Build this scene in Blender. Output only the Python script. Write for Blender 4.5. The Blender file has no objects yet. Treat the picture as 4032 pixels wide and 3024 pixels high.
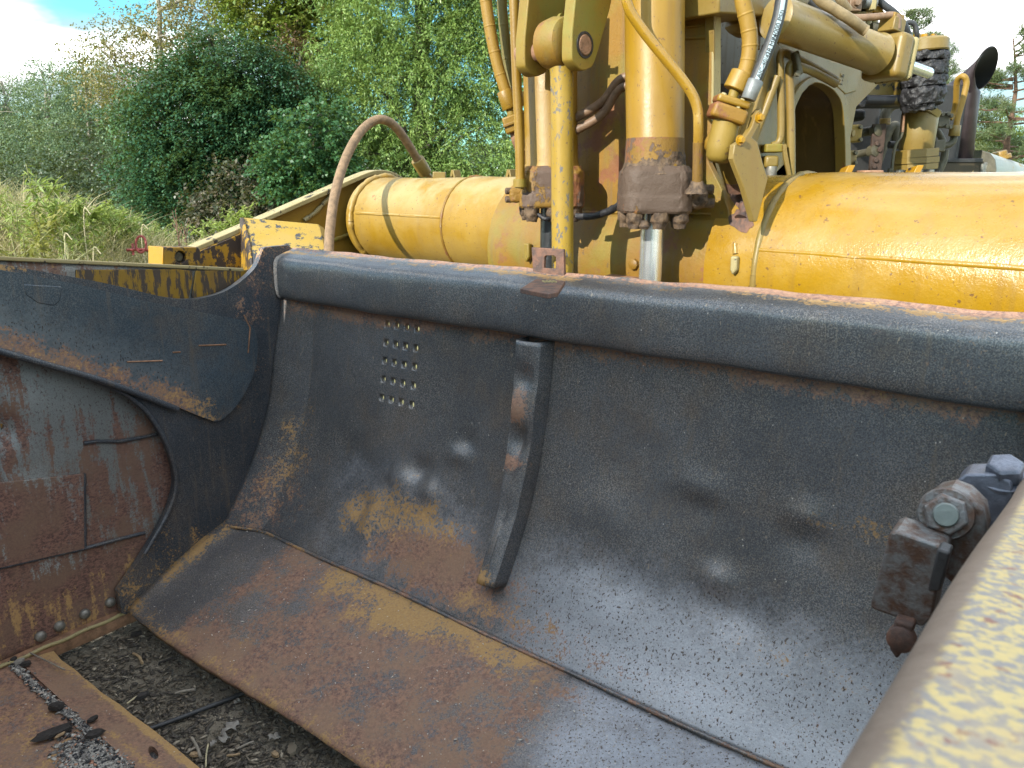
import bpy, bmesh, math, random
import numpy as np
from mathutils import Vector, Matrix, noise as mnoise
from mathutils.geometry import tessellate_polygon

random.seed(7); RNG = np.random.default_rng(11)
R = math.radians
SC = bpy.context.scene
COL = SC.collection

# ------------------------------------------------------------------ camera
H = 1.9; PITCH = R(15.0); FPX = 3028.0
cam = bpy.data.cameras.new('camera'); camo = bpy.data.objects.new('camera', cam); COL.objects.link(camo)
camo.location = (0, 0, H); camo.rotation_euler = (R(90) - PITCH, 0, 0)
cam.sensor_width = 36; cam.lens = FPX / 4032 * 36; cam.clip_start = 0.02; cam.clip_end = 900
cam.dof.use_dof = True; cam.dof.focus_distance = 3.1; cam.dof.aperture_fstop = 11.0
SC.camera = camo
SC.render.resolution_x = 1024; SC.render.resolution_y = 768

# ------------------------------------------------------------------ light
SUN_H = Vector((-0.69, -0.724, 0)).normalized(); SUN_EL = R(27)
sun_dir = Vector((SUN_H.x * math.cos(SUN_EL), SUN_H.y * math.cos(SUN_EL), math.sin(SUN_EL)))
sl = bpy.data.lights.new('sun', 'SUN'); so = bpy.data.objects.new('sun', sl); COL.objects.link(so)
sl.energy = 2.0; sl.angle = R(0.55); sl.color = (1.0, 0.945, 0.84)
so.rotation_euler = (-sun_dir).to_track_quat('-Z', 'Y').to_euler(); so.location = (-8, -8, 12)
w = bpy.data.worlds.new('World'); SC.world = w; w.use_nodes = True
nt = w.node_tree; nt.nodes.clear()
wo = nt.nodes.new('ShaderNodeOutputWorld'); bg = nt.nodes.new('ShaderNodeBackground')
sky = nt.nodes.new('ShaderNodeTexSky'); sky.sky_type = 'NISHITA'; sky.sun_disc = False
sky.sun_elevation = SUN_EL; sky.sun_rotation = math.atan2(SUN_H.x, SUN_H.y) % (2 * math.pi)
sky.air_density = 1.2; sky.dust_density = 1.0
tc = nt.nodes.new('ShaderNodeTexCoord'); mp = nt.nodes.new('ShaderNodeMapping')
mp.inputs['Scale'].default_value = (1.5, 1.5, 4.2); mp.inputs['Location'].default_value = (0.22, 0.2, 1.10)
nz = nt.nodes.new('ShaderNodeTexNoise'); nz.inputs['Scale'].default_value = 1.6; nz.inputs['Detail'].default_value = 7; nz.inputs['Roughness'].default_value = 0.52
cr_ = nt.nodes.new('ShaderNodeValToRGB'); cr_.color_ramp.elements[0].position = 0.43; cr_.color_ramp.elements[1].position = 0.58
nz2 = nt.nodes.new('ShaderNodeTexNoise'); nz2.inputs['Scale'].default_value = 2.3; nz2.inputs['Detail'].default_value = 5
cr2 = nt.nodes.new('ShaderNodeValToRGB'); cr2.color_ramp.elements[0].position = 0.42; cr2.color_ramp.elements[1].position = 0.60
cr2.color_ramp.elements[0].color = (1.28, 1.38, 1.46, 1); cr2.color_ramp.elements[1].color = (10.0, 9.95, 9.9, 1)
mx = nt.nodes.new('ShaderNodeMix'); mx.data_type = 'RGBA'
L = nt.links.new
tint = nt.nodes.new('ShaderNodeMix'); tint.data_type = 'RGBA'; tint.blend_type = 'MULTIPLY'; tint.inputs[0].default_value = 1; tint.inputs[7].default_value = (0.20, 0.42, 0.49, 1); L(sky.outputs[0], tint.inputs[6])
L(tc.outputs['Generated'], mp.inputs['Vector']); L(mp.outputs[0], nz.inputs['Vector']); L(mp.outputs[0], nz2.inputs['Vector'])
L(nz.outputs['Fac'], cr_.inputs[0]); L(nz2.outputs['Fac'], cr2.inputs[0])
L(cr_.outputs[0], mx.inputs[0]); L(tint.outputs[2], mx.inputs[6]); L(cr2.outputs[0], mx.inputs[7])
L(mx.outputs[2], bg.inputs['Color']); bg.inputs['Strength'].default_value = 0.15
L(bg.outputs[0], wo.inputs[0])
vs = SC.view_settings; vs.view_transform = 'Standard'; vs.look = 'None'; vs.exposure = 2.02; vs.gamma = 1.0; vs.use_curve_mapping = False
SC.cycles.max_bounces = 6; SC.cycles.diffuse_bounces = 3; SC.cycles.glossy_bounces = 3; SC.cycles.transparent_max_bounces = 8
SC.cycles.use_denoising = True; SC.cycles.sample_clamp_indirect = 6
SC.cycles.caustics_reflective = False; SC.cycles.caustics_refractive = False

# ------------------------------------------------------------------ geometry of the survey: camera rays and the machine's own axes
def ray(px, py):
    u = (px - 2016) / FPX; v = (py - 1512) / FPX
    cp, sp = math.cos(PITCH), math.sin(PITCH)
    return Vector((u, cp - v * sp, -sp - v * cp))
CAM = Vector((0, 0, H)); Z = Vector((0, 0, 1))
def P(px, py, D):
    d = ray(px, py); return CAM + d * (D / d.y)
def on_plane(px, py, pt, n):
    d = ray(px, py); return CAM + d * ((pt - CAM).dot(n) / d.dot(n))
def px_size(n, D): return n * D / 3134.0
EX = Vector((0.78801, -0.61566, 0)); EY = Vector((-0.61566, -0.78801, 0))     # apron: along its width / towards the bowl
AO = Vector((-1.0407, 3.6946, 0))
def AP(t, s, z): return AO + EX * t + EY * s + Z * z
def end_st(px, py, t=0.0):
    q = on_plane(px, py, AP(t, 0, 0), EX); return ((q - AO).dot(EY), q.z)
ET = Vector((-0.707, 0.707, 0)).normalized(); EN = Vector((-0.707, -0.707, 0)).normalized()   # draft tube axis / its front
TA = Vector((1.075, 2.90, 1.575)); TR = 0.335; TRL = 0.245; LDZ = 0.082
def TP(k, q=0.0, dz=0.0): return TA + ET * k + EN * q + Z * dz
def proj(p):
    cp, sp = math.cos(PITCH), math.sin(PITCH)
    d = Vector(p) - CAM; f = d.y * cp - d.z * sp; u = d.y * sp + d.z * cp
    return (2016 + FPX * d.x / f, 1512 - FPX * u / f)
def k_at(px, q=0.0, dz=0.0):
    lo, hi = -1.4, 6.0
    for _ in range(50):
        m = (lo + hi) / 2
        if proj(TP(m, q, dz))[0] > px: lo = m
        else: hi = m
    return (lo + hi) / 2

# ------------------------------------------------------------------ scene graph helpers
def thing(name, label, cat, loc=(0, 0, 0), group=None):
    o = bpy.data.objects.new(name, None); COL.objects.link(o); o.location = loc; o.empty_display_size = 0.1
    o['label'] = label; o['category'] = cat
    if group: o['group'] = group
    return o
def root_loc(parent):
    q = parent; loc = Vector((0, 0, 0))
    while q is not None: loc += q.location; q = q.parent
    return loc
def finish(ob, parent, mat, smooth, bevel, seg=2):
    if parent is not None: ob.parent = parent
    if mat is not None:
        if isinstance(mat, (list, tuple)):
            for m in mat: ob.data.materials.append(m)
        else: ob.data.materials.append(mat)
    if smooth:
        ob.data.shade_smooth(); ob.data.set_sharp_from_angle(angle=R(smooth))
    if bevel:
        b = ob.modifiers.new('bevel', 'BEVEL'); b.width = bevel; b.segments = seg; b.limit_method = 'ANGLE'; b.angle_limit = R(38)
        b.harden_normals = False
class MB:
    def __init__(s): s.v = []; s.f = []; s.mi = []; s.cm = 0
    def add(s, vs, fs):
        b = len(s.v); s.v += [Vector(q) for q in vs]; s.f += [[b + i for i in f] for f in fs]; s.mi += [s.cm] * len(fs); return s
    def box(s, c, hx, hy, hz, ax=None, ay=None, az=None):
        ax = ax or Vector((1, 0, 0)); ay = ay or Vector((0, 1, 0)); az = az or Z; c = Vector(c)
        vs = [c + ax * (hx * i) + ay * (hy * j) + az * (hz * k) for i in (-1, 1) for j in (-1, 1) for k in (-1, 1)]
        return s.add(vs, [(0, 1, 3, 2), (4, 6, 7, 5), (0, 4, 5, 1), (2, 3, 7, 6), (0, 2, 6, 4), (1, 5, 7, 3)])
    def bar(s, a, b, w, h, up=Z):
        a, b = Vector(a), Vector(b); d = (b - a); l = d.length; d.normalize(); sx = d.cross(up).normalized(); u = sx.cross(d)
        return s.box((a + b) / 2, l / 2, w / 2, h / 2, d, sx, u)
    def tube(s, pts, r, n=14, caps=True):
        pts = [Vector(q) for q in pts]; m = len(pts)
        rs = r if isinstance(r, (list, tuple)) else [r] * m
        tang = [(pts[min(i + 1, m - 1)] - pts[max(i - 1, 0)]).normalized() for i in range(m)]
        a = tang[0].orthogonal().normalized(); vs = []; fs = []
        for i in range(m):
            if i:
                q = tang[i - 1].rotation_difference(tang[i]); a = (q @ a); a = (a - tang[i] * a.dot(tang[i])).normalized()
            b = tang[i].cross(a)
            for j in range(n):
                th = 2 * math.pi * j / n; vs.append(pts[i] + (a * math.cos(th) + b * math.sin(th)) * rs[i])
        for i in range(m - 1):
            for j in range(n):
                fs.append((i * n + j, i * n + (j + 1) % n, (i + 1) * n + (j + 1) % n, (i + 1) * n + j))
        if caps: fs += [tuple(reversed(range(n))), tuple(range((m - 1) * n, m * n))]
        return s.add(vs, fs)
    def lathe(s, o, axis, prof, n=32, caps=True, jit=0.0):
        o = Vector(o); axis = Vector(axis).normalized(); a = axis.orthogonal().normalized(); b = axis.cross(a); vs = []; fs = []
        for h, r in prof:
            for j in range(n):
                th = 2 * math.pi * j / n; vs.append(o + axis * h + (a * math.cos(th) + b * math.sin(th)) * r)
        m = len(prof)
        for i in range(m - 1):
            for j in range(n):
                fs.append((i * n + j, i * n + (j + 1) % n, (i + 1) * n + (j + 1) % n, (i + 1) * n + j))
        if caps: fs += [tuple(reversed(range(n))), tuple(range((m - 1) * n, m * n))]
        return s.add(vs, fs)
    def prism(s, loop, off, holes=()):
        """loop: planar 3-D outline (holes likewise); off: extrusion vector"""
        off = Vector(off); loops = [[Vector(q) for q in loop]] + [[Vector(q) for q in h] for h in holes]
        flat = [q for l in loops for q in l]; n = len(flat); vs = flat + [q + off for q in flat]; fs = []
        if holes:
            for tri in tessellate_polygon(loops): fs.append(tuple(tri)); fs.append(tuple(i + n for i in reversed(tri)))
        else:
            fs.append(tuple(range(n))); fs.append(tuple(i + n for i in reversed(range(n))))
        b = 0
        for l in loops:
            m = len(l)
            for i in range(m): fs.append((b + i, b + i + n, b + (i + 1) % m + n, b + (i + 1) % m))
            b += m
        return s.add(vs, fs)
    def hexbolt(s, p, axis, r, h, washer=0.0):
        axis = Vector(axis).normalized(); p = Vector(p)
        if washer: s.lathe(p, axis, [(0, washer), (h * 0.25, washer)], 18); p = p + axis * h * 0.25
        s.lathe(p, axis, [(0, r), (h * 0.85, r), (h, r * 0.86)], 6); return s
    def build(s, name, mat, parent=None, smooth=35, bevel=0.0, seg=2, fix=True):
        loc = root_loc(parent) if parent else Vector((0, 0, 0))
        me = bpy.data.meshes.new(name); me.from_pydata([tuple(q - loc) for q in s.v], [], s.f)
        if any(s.mi): me.polygons.foreach_set('material_index', s.mi)
        if fix:
            bm = bmesh.new(); bm.from_mesh(me); bmesh.ops.recalc_face_normals(bm, faces=bm.faces); bm.to_mesh(me); bm.free()
        o = bpy.data.objects.new(name, me); COL.objects.link(o); finish(o, parent, mat, smooth, bevel, seg); return o
def crv(pts, n=8):
    pts = [Vector(q) for q in pts]; out = []
    q = [pts[0] * 2 - pts[1]] + pts + [pts[-1] * 2 - pts[-2]]
    for i in range(1, len(q) - 2):
        for j in range(n):
            t = j / n; a, b, c, d = q[i - 1], q[i], q[i + 1], q[i + 2]
            out.append(0.5 * ((2 * b) + (c - a) * t + (2 * a - 5 * b + 4 * c - d) * t * t + (3 * b - a - 3 * c + d) * t ** 3))
    out.append(pts[-1]); return out
def circ(c, u, v, ru, rv=None, n=20, a0=0, a1=2 * math.pi):
    rv = rv or ru; c = Vector(c)
    full = abs(a1 - a0 - 2 * math.pi) < 1e-6; m = n if full else n - 1
    return [c + Vector(u) * (ru * math.cos(a0 + (a1 - a0) * i / m)) + Vector(v) * (rv * math.sin(a0 + (a1 - a0) * i / m)) for i in range(n)]
def tag(o, label=None, cat=None, group=None, kind=None):
    if label: o['label'] = label
    if cat: o['category'] = cat
    if group: o['group'] = group
    if kind: o['kind'] = kind
    return o
def np_mesh(name, V, Q, mat, parent=None, sm=False, tri=None):
    me = bpy.data.meshes.new(name); V = np.asarray(V, np.float32); Q = np.asarray(Q, np.int32)
    if parent is not None: V = V - np.array(root_loc(parent), np.float32)
    k = Q.shape[1]
    me.vertices.add(len(V)); me.vertices.foreach_set('co', V.ravel())
    me.loops.add(Q.size); me.loops.foreach_set('vertex_index', Q.ravel())
    me.polygons.add(len(Q)); me.polygons.foreach_set('loop_start', np.arange(0, Q.size, k, dtype=np.int32))
    me.update(calc_edges=True); me.validate()
    if sm: me.shade_smooth()
    me.materials.append(mat)
    o = bpy.data.objects.new(name, me); COL.objects.link(o)
    if parent is not None: o.parent = parent
    return o
def lumpy(o, amp, size, sub=2, depth=2):
    if sub:
        m = o.modifiers.new('sub', 'SUBSURF'); m.subdivision_type = 'SIMPLE'; m.levels = sub; m.render_levels = sub
    tx = bpy.data.textures.new('lumps', 'CLOUDS'); tx.noise_scale = size; tx.noise_depth = depth
    d = o.modifiers.new('lumps', 'DISPLACE'); d.texture = tx; d.strength = amp; d.mid_level = 0.5; d.texture_coords = 'LOCAL'
    return o

# ------------------------------------------------------------------ materials
class NB:
    def __init__(s, name):
        s.m = bpy.data.materials.new(name); s.m.use_nodes = True; s.t = s.m.node_tree; s.b = s.t.nodes['Principled BSDF']
        s.tc = s.t.nodes.new('ShaderNodeTexCoord'); s.obj = s.tc.outputs['Object']
    def lk(s, a, b): s.t.links.new(a, b)
    def setv(s, sock, v):
        if hasattr(v, 'is_output'): s.lk(v, sock)
        else: sock.default_value = v
    def map(s, scale=(1, 1, 1), rot=(0, 0, 0), vec=None):
        n = s.t.nodes.new('ShaderNodeMapping'); n.inputs['Scale'].default_value = scale; n.inputs['Rotation'].default_value = rot
        s.lk(vec or s.obj, n.inputs['Vector']); return n.outputs[0]
    def noise(s, scale, detail=4, rough=0.55, vec=None, dist=0.0):
        n = s.t.nodes.new('ShaderNodeTexNoise'); n.inputs['Scale'].default_value = scale; n.inputs['Detail'].default_value = detail
        n.inputs['Roughness'].default_value = rough; n.inputs['Distortion'].default_value = dist
        s.lk(vec or s.obj, n.inputs['Vector']); return n.outputs['Fac']
    def vor(s, scale, feat='F1', vec=None, out='Distance', rnd=1.0):
        n = s.t.nodes.new('ShaderNodeTexVoronoi'); n.feature = feat; n.inputs['Scale'].default_value = scale; n.inputs['Randomness'].default_value = rnd
        s.lk(vec or s.obj, n.inputs['Vector']); return n.outputs[out]
    def step(s, x, a, b):
        n = s.t.nodes.new('ShaderNodeMapRange'); n.interpolation_type = 'SMOOTHSTEP'; n.inputs['From Min'].default_value = a; n.inputs['From Max'].default_value = b
        if a > b:
            n.inputs['From Min'].default_value = b; n.inputs['From Max'].default_value = a; n.inputs['To Min'].default_value = 1; n.inputs['To Max'].default_value = 0
        s.setv(n.inputs['Value'], x); return n.outputs['Result']
    def ma(s, op, a, b=0.0):
        n = s.t.nodes.new('ShaderNodeMath'); n.operation = op; s.setv(n.inputs[0], a); s.setv(n.inputs[1], b); return n.outputs[0]
    def mix(s, f, a, b):
        n = s.t.nodes.new('ShaderNodeMix'); n.data_type = 'RGBA'; s.setv(n.inputs[0], f)
        for i, c in ((6, a), (7, b)):
            if hasattr(c, 'is_output'): s.lk(c, n.inputs[i])
            else: n.inputs[i].default_value = (*c, 1)
        return n.outputs[2]
    def attr(s, name):
        n = s.t.nodes.new('ShaderNodeAttribute'); n.attribute_name = name
        q = s.t.nodes.new('ShaderNodeSeparateColor'); s.lk(n.outputs['Color'], q.inputs[0]); return q.outputs[0], q.outputs[1], q.outputs[2]
    def nz(s):
        g = s.t.nodes.new('ShaderNodeNewGeometry'); q = s.t.nodes.new('ShaderNodeSeparateXYZ'); s.lk(g.outputs['Normal'], q.inputs[0]); return q.outputs[2]
    def island(s):
        g = s.t.nodes.new('ShaderNodeNewGeometry'); return g.outputs['Random Per Island']
    def bump(s, h, dist=0.01, strength=0.5, prev=None):
        n = s.t.nodes.new('ShaderNodeBump'); n.inputs['Distance'].default_value = dist; n.inputs['Strength'].default_value = strength
        s.lk(h, n.inputs['Height'])
        if prev: s.lk(prev, n.inputs['Normal'])
        s.lk(n.outputs[0], s.b.inputs['Normal']); return n.outputs[0]
    def out(s, col, rough=0.5, metal=0.0, spec=0.5):
        i = s.b.inputs
        if hasattr(col, 'is_output'): s.lk(col, i['Base Color'])
        else: i['Base Color'].default_value = (*col, 1)
        s.setv(i['Roughness'], rough); s.setv(i['Metallic'], metal); s.setv(i['Specular IOR Level'], spec); return s.m

def yellow(name, base=(0.50, 0.305, 0.030), base2=(0.37, 0.215, 0.022), dust=0.35, dustc=(0.56, 0.45, 0.24), chip=0.0, chipc=(0.025, 0.02, 0.018), chips=18.0, chipz=0.7,
           rust=0.12, streak=0.25, moss=0.0, rough=0.42, crackle=0.25, clear=0.0):
    kd = 0.51; base, base2, dustc = [(v[0] * kd, v[1] * kd * (.93 if v[2] < .07 else 1.0), v[2] * kd * (.5 if v[2] < .07 else .9)) for v in (base, base2, dustc)]; dust *= .62
    n = NB(name); big = n.noise(1.7, 3); mid = n.noise(9, 5, 0.6)
    c = n.mix(n.step(n.ma('ADD', big, n.ma('MULTIPLY', mid, 0.5)), 0.5, 1.0), base2, base)
    st = n.noise(1.0, 5, 0.6, n.map((26, 26, 1.6)))
    c = n.mix(n.ma('MULTIPLY', n.step(st, 0.50, 0.72), streak), c, (0.17, 0.095, 0.025))
    up = n.step(n.nz(), 0.05, 0.80)
    dn = n.ma('MULTIPLY', n.ma('ADD', n.ma('MULTIPLY', up, 0.75), 0.25), n.step(n.noise(5, 6, 0.65), 0.33, 0.62))
    c = n.mix(n.ma('MULTIPLY', dn, dust), c, dustc)
    if clear:
        c = n.mix(n.ma('MULTIPLY', n.step(n.noise(2.2, 6, .7), .50, .75), .45), c, (0.36, 0.25, 0.085))
        c = n.mix(n.ma('MULTIPLY', n.step(n.noise(1.0, 6, .65, n.map((9, 9, 1.1))), .52, .75), .4), c, (.26, .135, .02))
    # small flaked spots, down to primer and rust
    sp = n.step(n.noise(46, 3, 0.6), 0.665, 0.70); sp2 = n.step(n.noise(95, 2, 0.5), 0.70, 0.73)
    c = n.mix(n.ma('MULTIPLY', n.ma('MAXIMUM', sp, sp2), 0.8), c, (0.10, 0.05, 0.025))
    if rust:
        rn = n.noise(4.2, 9, 0.68); rf = n.step(rn, 0.69 - rust * 0.45, 0.735 - rust * 0.42)
        c = n.mix(rf, c, n.mix(mid, (0.10, 0.04, 0.02), (0.26, 0.10, 0.035)))
    if moss:
        mf = n.ma('MULTIPLY', n.step(n.noise(3.0, 7, 0.62), 0.48, 0.66), moss); c = n.mix(mf, c, (0.15, 0.17, 0.028))
    ch = None
    if chip:
        lo = n.noise(2.6, 3); cn = n.noise(chips, 10, 0.72, n.map((1, 1, chipz)))
        ch = n.step(n.ma('ADD', cn, n.ma('MULTIPLY', lo, 0.35)), 0.79 - chip * 0.28, 0.81 - chip * 0.28); c = n.mix(ch, c, chipc)
    cr = n.vor(33, 'DISTANCE_TO_EDGE', n.obj); h = n.noise(150, 3, 0.6)
    hh = n.ma('ADD', n.ma('MULTIPLY', h, 0.25), n.ma('MULTIPLY', n.noise(28, 6, 0.7), 0.8))
    if ch is not None: hh = n.ma('SUBTRACT', hh, n.ma('MULTIPLY', ch, 0.35))
    n.bump(hh, 0.006, crackle)
    rr = n.ma('ADD', n.ma('MULTIPLY', dn, 0.25), rough); rr = n.ma('ADD', rr, n.ma('MULTIPLY', n.ma('SUBTRACT', mid, 0.5), 0.25))
    if clear: n.b.inputs['Coat Weight'].default_value = clear; n.b.inputs['Coat Roughness'].default_value = 0.16
    return n.out(c, rr)

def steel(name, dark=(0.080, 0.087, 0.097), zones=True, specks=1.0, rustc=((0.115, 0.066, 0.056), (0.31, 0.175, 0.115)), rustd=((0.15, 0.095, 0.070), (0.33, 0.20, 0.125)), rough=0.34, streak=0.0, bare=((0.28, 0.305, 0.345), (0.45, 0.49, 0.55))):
    """dark worn plate; vertex colour 'zone' says where rust (R), ochre dust (G) and bare steel with painted sheen (B) are"""
    n = NB(name); mid = n.noise(11, 6, 0.65); fine = n.noise(140, 3, 0.6); big = n.noise(2.1, 4, 0.6)
    c = n.mix(n.step(big, 0.35, 0.7), dark, tuple(q * 1.55 for q in dark))
    brownish = n.ma('MULTIPLY', n.step(n.noise(4, 6, 0.7), 0.46, 0.74), 0.6); c = n.mix(brownish, c, (0.150, 0.112, 0.080))
    tex = n.noise(250, 2, 0.55); c = n.mix(n.ma('MULTIPLY', n.ma('MULTIPLY', n.step(tex, 0.50, 0.57), n.ma('ADD', n.ma('MULTIPLY', n.step(n.noise(3.5, 5, .65), .35, .68), .75), .25)), 0.62 * min(1.0, specks + .2)), c, (0.33, 0.31, 0.275))
    c = n.mix(n.ma('MULTIPLY', n.step(n.noise(210, 2, 0.5), 0.50, 0.42), 0.5), c, tuple(q * .4 for q in dark))
    run = n.noise(1.0, 4, 0.6, n.map((34, 34, 2.2))); c = n.mix(n.ma('MULTIPLY', n.step(run, 0.56, 0.70), 0.35), c, (0.17, 0.135, 0.10))
    nn = n.ma('ADD', n.ma('MULTIPLY', n.noise(85, 6, 0.78), 0.6), n.ma('MULTIPLY', mid, 0.4))
    nn = n.step(nn, 0.30, 0.70)
    if streak: nn = n.ma('ADD', n.ma('MULTIPLY', nn, 1 - streak), n.ma('MULTIPLY', n.step(n.noise(1.0, 6, 0.66, n.map((20, 20, 2.2))), .34, .66), streak))
    metal = 0.0; rr = n.ma('ADD', n.ma('MULTIPLY', n.noise(18, 5, 0.6), 0.28), rough - 0.14)
    if zones:
        r, g, b = n.attr('zone')
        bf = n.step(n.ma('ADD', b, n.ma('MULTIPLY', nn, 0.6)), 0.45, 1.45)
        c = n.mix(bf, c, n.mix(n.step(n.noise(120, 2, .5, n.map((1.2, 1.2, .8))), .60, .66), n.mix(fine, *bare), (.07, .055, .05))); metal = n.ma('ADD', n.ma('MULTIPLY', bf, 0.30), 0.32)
        rf = n.step(n.ma('ADD', r, nn), 0.90, 1.10)
        rc = n.mix(n.step(n.noise(85, 5, 0.8, n.map((.8, .8, 1.3))), .36, .62), *rustc); rc = n.mix(n.step(n.noise(7, 5), 0.4, 0.66), rc, n.mix(fine, *rustd))
        c = n.mix(rf, c, rc); rr = n.ma('ADD', rr, n.ma('MULTIPLY', rf, 0.22)); metal = n.ma('MULTIPLY', metal, n.ma('SUBTRACT', 1.0, rf)) if bf else 0.0
        gf = n.step(n.ma('ADD', g, nn), 0.90, 1.12)
        gc = n.mix(n.noise(120, 4, 0.7), (0.22, 0.13, 0.055), (0.52, 0.33, 0.14)); c = n.mix(gf, c, gc); rr = n.ma('ADD', rr, n.ma('MULTIPLY', gf, 0.25))
    for ang_, sc_, th_ in ((0.6, (140, 6, 6), .70), (-0.9, (6, 120, 5), .71), (0.2, (7, 6, 130), .72)):
        sx_ = n.step(n.noise(1.0, 3, .55, n.map(sc_, (ang_, ang_ * .7, .4))), th_, th_ + .03); c = n.mix(n.ma('MULTIPLY', sx_, .45 * min(1, specks)), c, (.25, .22, .18))
    # dust specks: small pale flecks and a few longer scratches running down the plate
    s1 = n.ma('MULTIPLY', n.step(n.noise(170, 2, 0.5), 0.60, 0.68), 0.5 * specks); c = n.mix(s1, c, (0.24, 0.195, 0.14))
    s2 = n.step(n.noise(1.0, 2, 0.5, n.map((90, 90, 22), (0.2, 0.1, 0))), 0.735, 0.76); c = n.mix(n.ma('MULTIPLY', s2, 0.8 * specks), c, (0.33, 0.27, 0.2))
    s3 = n.step(n.vor(34, 'F1'), 0.085, 0.06); c = n.mix(n.ma('MULTIPLY', n.ma('MULTIPLY', s3, n.step(n.noise(9, 2), 0.5, 0.6)), 0.9 * min(1, specks)), c, (0.55, 0.52, 0.47))
    n.bump(n.ma('ADD', n.ma('MULTIPLY', fine, 0.5), n.ma('MULTIPLY', n.noise(45, 4, 0.65), 0.5)), 0.0035, 0.22)
    return n.out(c, rr, metal)

def mottled(name):      # yellow paint worn through to blue-grey steel, with rust freckles
    n = NB(name)
    m = n.noise(115, 5, 0.6); c = n.mix(n.step(m, 0.42, 0.57), (0.55, 0.43, 0.18), (0.25, 0.235, 0.225))
    c = n.mix(n.step(n.noise(9, 5, 0.6), 0.45, 0.7), c, (0.50, 0.37, 0.19))
    c = n.mix(n.step(n.noise(60, 4, 0.6), 0.60, 0.68), c, (0.25, 0.12, 0.085))
    r, g, b = n.attr('zone')
    rim = n.step(n.ma('ADD', r, n.ma('MULTIPLY', n.noise(60, 5, 0.75), 0.9)), 0.75, 1.15); c = n.mix(rim, c, n.mix(n.noise(30, 5), (0.15, 0.11, 0.085), (0.27, 0.215, 0.17)))
    n.bump(n.noise(40, 6, 0.7), 0.006, 0.4); return n.out(c, 0.55)

def plain(name, col, rough=0.5, metal=0.0, var=0.25, scale=20, bump=0.25, col2=None):
    n = NB(name); m = n.noise(scale, 6, 0.65)
    c2 = col2 or tuple(q * (1 - var) for q in col); c = n.mix(n.step(m, 0.35, 0.65), c2, col)
    n.bump(n.noise(scale * 4, 4, 0.6), 0.004, bump); return n.out(c, rough, metal)

def leafmat(name, c1, c2, c3=None, trans=0.28, rough=0.45, cl=0.9):
    n = NB(name); isl = n.island(); clump = n.noise(cl, 3)
    c = n.mix(isl, c1, c2)
    if c3: c = n.mix(n.ma('MULTIPLY', n.step(clump, 0.48, 0.7), 0.8), c, c3)
    n.out(c, rough, 0, 0.45)
    tr = n.t.nodes.new('ShaderNodeBsdfTranslucent'); mxs = n.t.nodes.new('ShaderNodeMixShader')
    n.lk(n.mix(0.5, c, (0.25, 0.30, 0.03)), tr.inputs['Color']); mxs.inputs[0].default_value = trans
    n.lk(n.b.outputs[0], mxs.inputs[1]); n.lk(tr.outputs[0], mxs.inputs[2])
    o = [q for q in n.t.nodes if q.type == 'OUTPUT_MATERIAL'][0]; n.lk(mxs.outputs[0], o.inputs['Surface']); return n.m

M = {}
M['yellow'] = yellow('yellow_paint')
M['yellow_clean'] = yellow('yellow_glossy_paint', (0.56, 0.335, 0.026), (0.49, 0.28, 0.020), dust=0.42, dustc=(0.56, 0.42, 0.19), rust=0.03, streak=0.3, rough=0.20, crackle=0.42, clear=0.5)
M['yellow_tube_left'] = yellow('yellow_dusty_paint', (0.54, 0.335, 0.035), (0.46, 0.275, 0.028), dust=1.15, dustc=(0.64, 0.53, 0.29), rust=0.02, streak=0.3, rough=0.42, crackle=0.3)
M['yellow_worn'] = yellow('yellow_worn_paint', (0.46, 0.25, 0.028), (0.33, 0.18, 0.022), dust=0.2, rust=0.30, streak=1.0, moss=0.4, rough=0.5, crackle=0.45)
M['yellow_moss'] = yellow('yellow_mossy_paint', (0.44, 0.30, 0.045), (0.35, 0.24, 0.04), dust=0.4, rust=0.0, streak=0.3, moss=0.7, rough=0.55)
M['yellow_flaked'] = yellow('yellow_flaked_paint', (0.58, 0.40, 0.055), (0.50, 0.33, 0.04), dust=0.5, chip=0.13, chipc=(0.10, 0.095, 0.09), chips=62, chipz=.55, rust=0.02, streak=0.1, rough=0.5)
M['yellow_black'] = yellow('yellow_flaked_to_black', (0.58, 0.35, 0.03), (0.45, 0.26, 0.025), dust=0.1, chip=0.50, chipc=(0.030, 0.020, 0.016), chips=17, rust=0.04, streak=0.5, rough=0.5)
M['yellow_streaked'] = yellow('yellow_streaked_to_dark', (0.50, 0.31, 0.035), (0.36, 0.22, 0.03), dust=0.05, chip=0.44, chipc=(0.050, 0.036, 0.026), chips=34, chipz=0.16, rust=0.06, streak=0.9, rough=0.5)
M['yellow_few'] = yellow('yellow_spotted_paint', (0.58, 0.40, 0.055), (0.52, 0.35, 0.05), dust=0.5, chip=0.26, chipc=(0.03, 0.035, 0.04), chips=15, rust=0.0, streak=0.08, rough=0.5)
M['yellow_dull'] = yellow('yellow_dull_paint', (0.40, 0.27, 0.075), (0.33, 0.22, 0.06), dust=0.6, dustc=(0.42, 0.35, 0.2), rust=0.03, streak=0.45, moss=0.12, rough=0.4)
M['yellow_pale'] = yellow('yellow_bleached_and_sunlit', (0.58, 0.48, 0.25), (0.54, 0.43, 0.19), dust=0.5, dustc=(0.68, 0.63, 0.5), chip=0.05, rust=0.0, streak=0.05, rough=0.6)  # also carries sunlit white on the top rail and bracket foot
M['yellow_bright'] = yellow('yellow_bright_paint', (0.70, 0.40, 0.02), (0.62, 0.34, 0.02), dust=0.1, rust=0.0, streak=0.05, chip=0.12, chips=30, rough=0.4)
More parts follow.
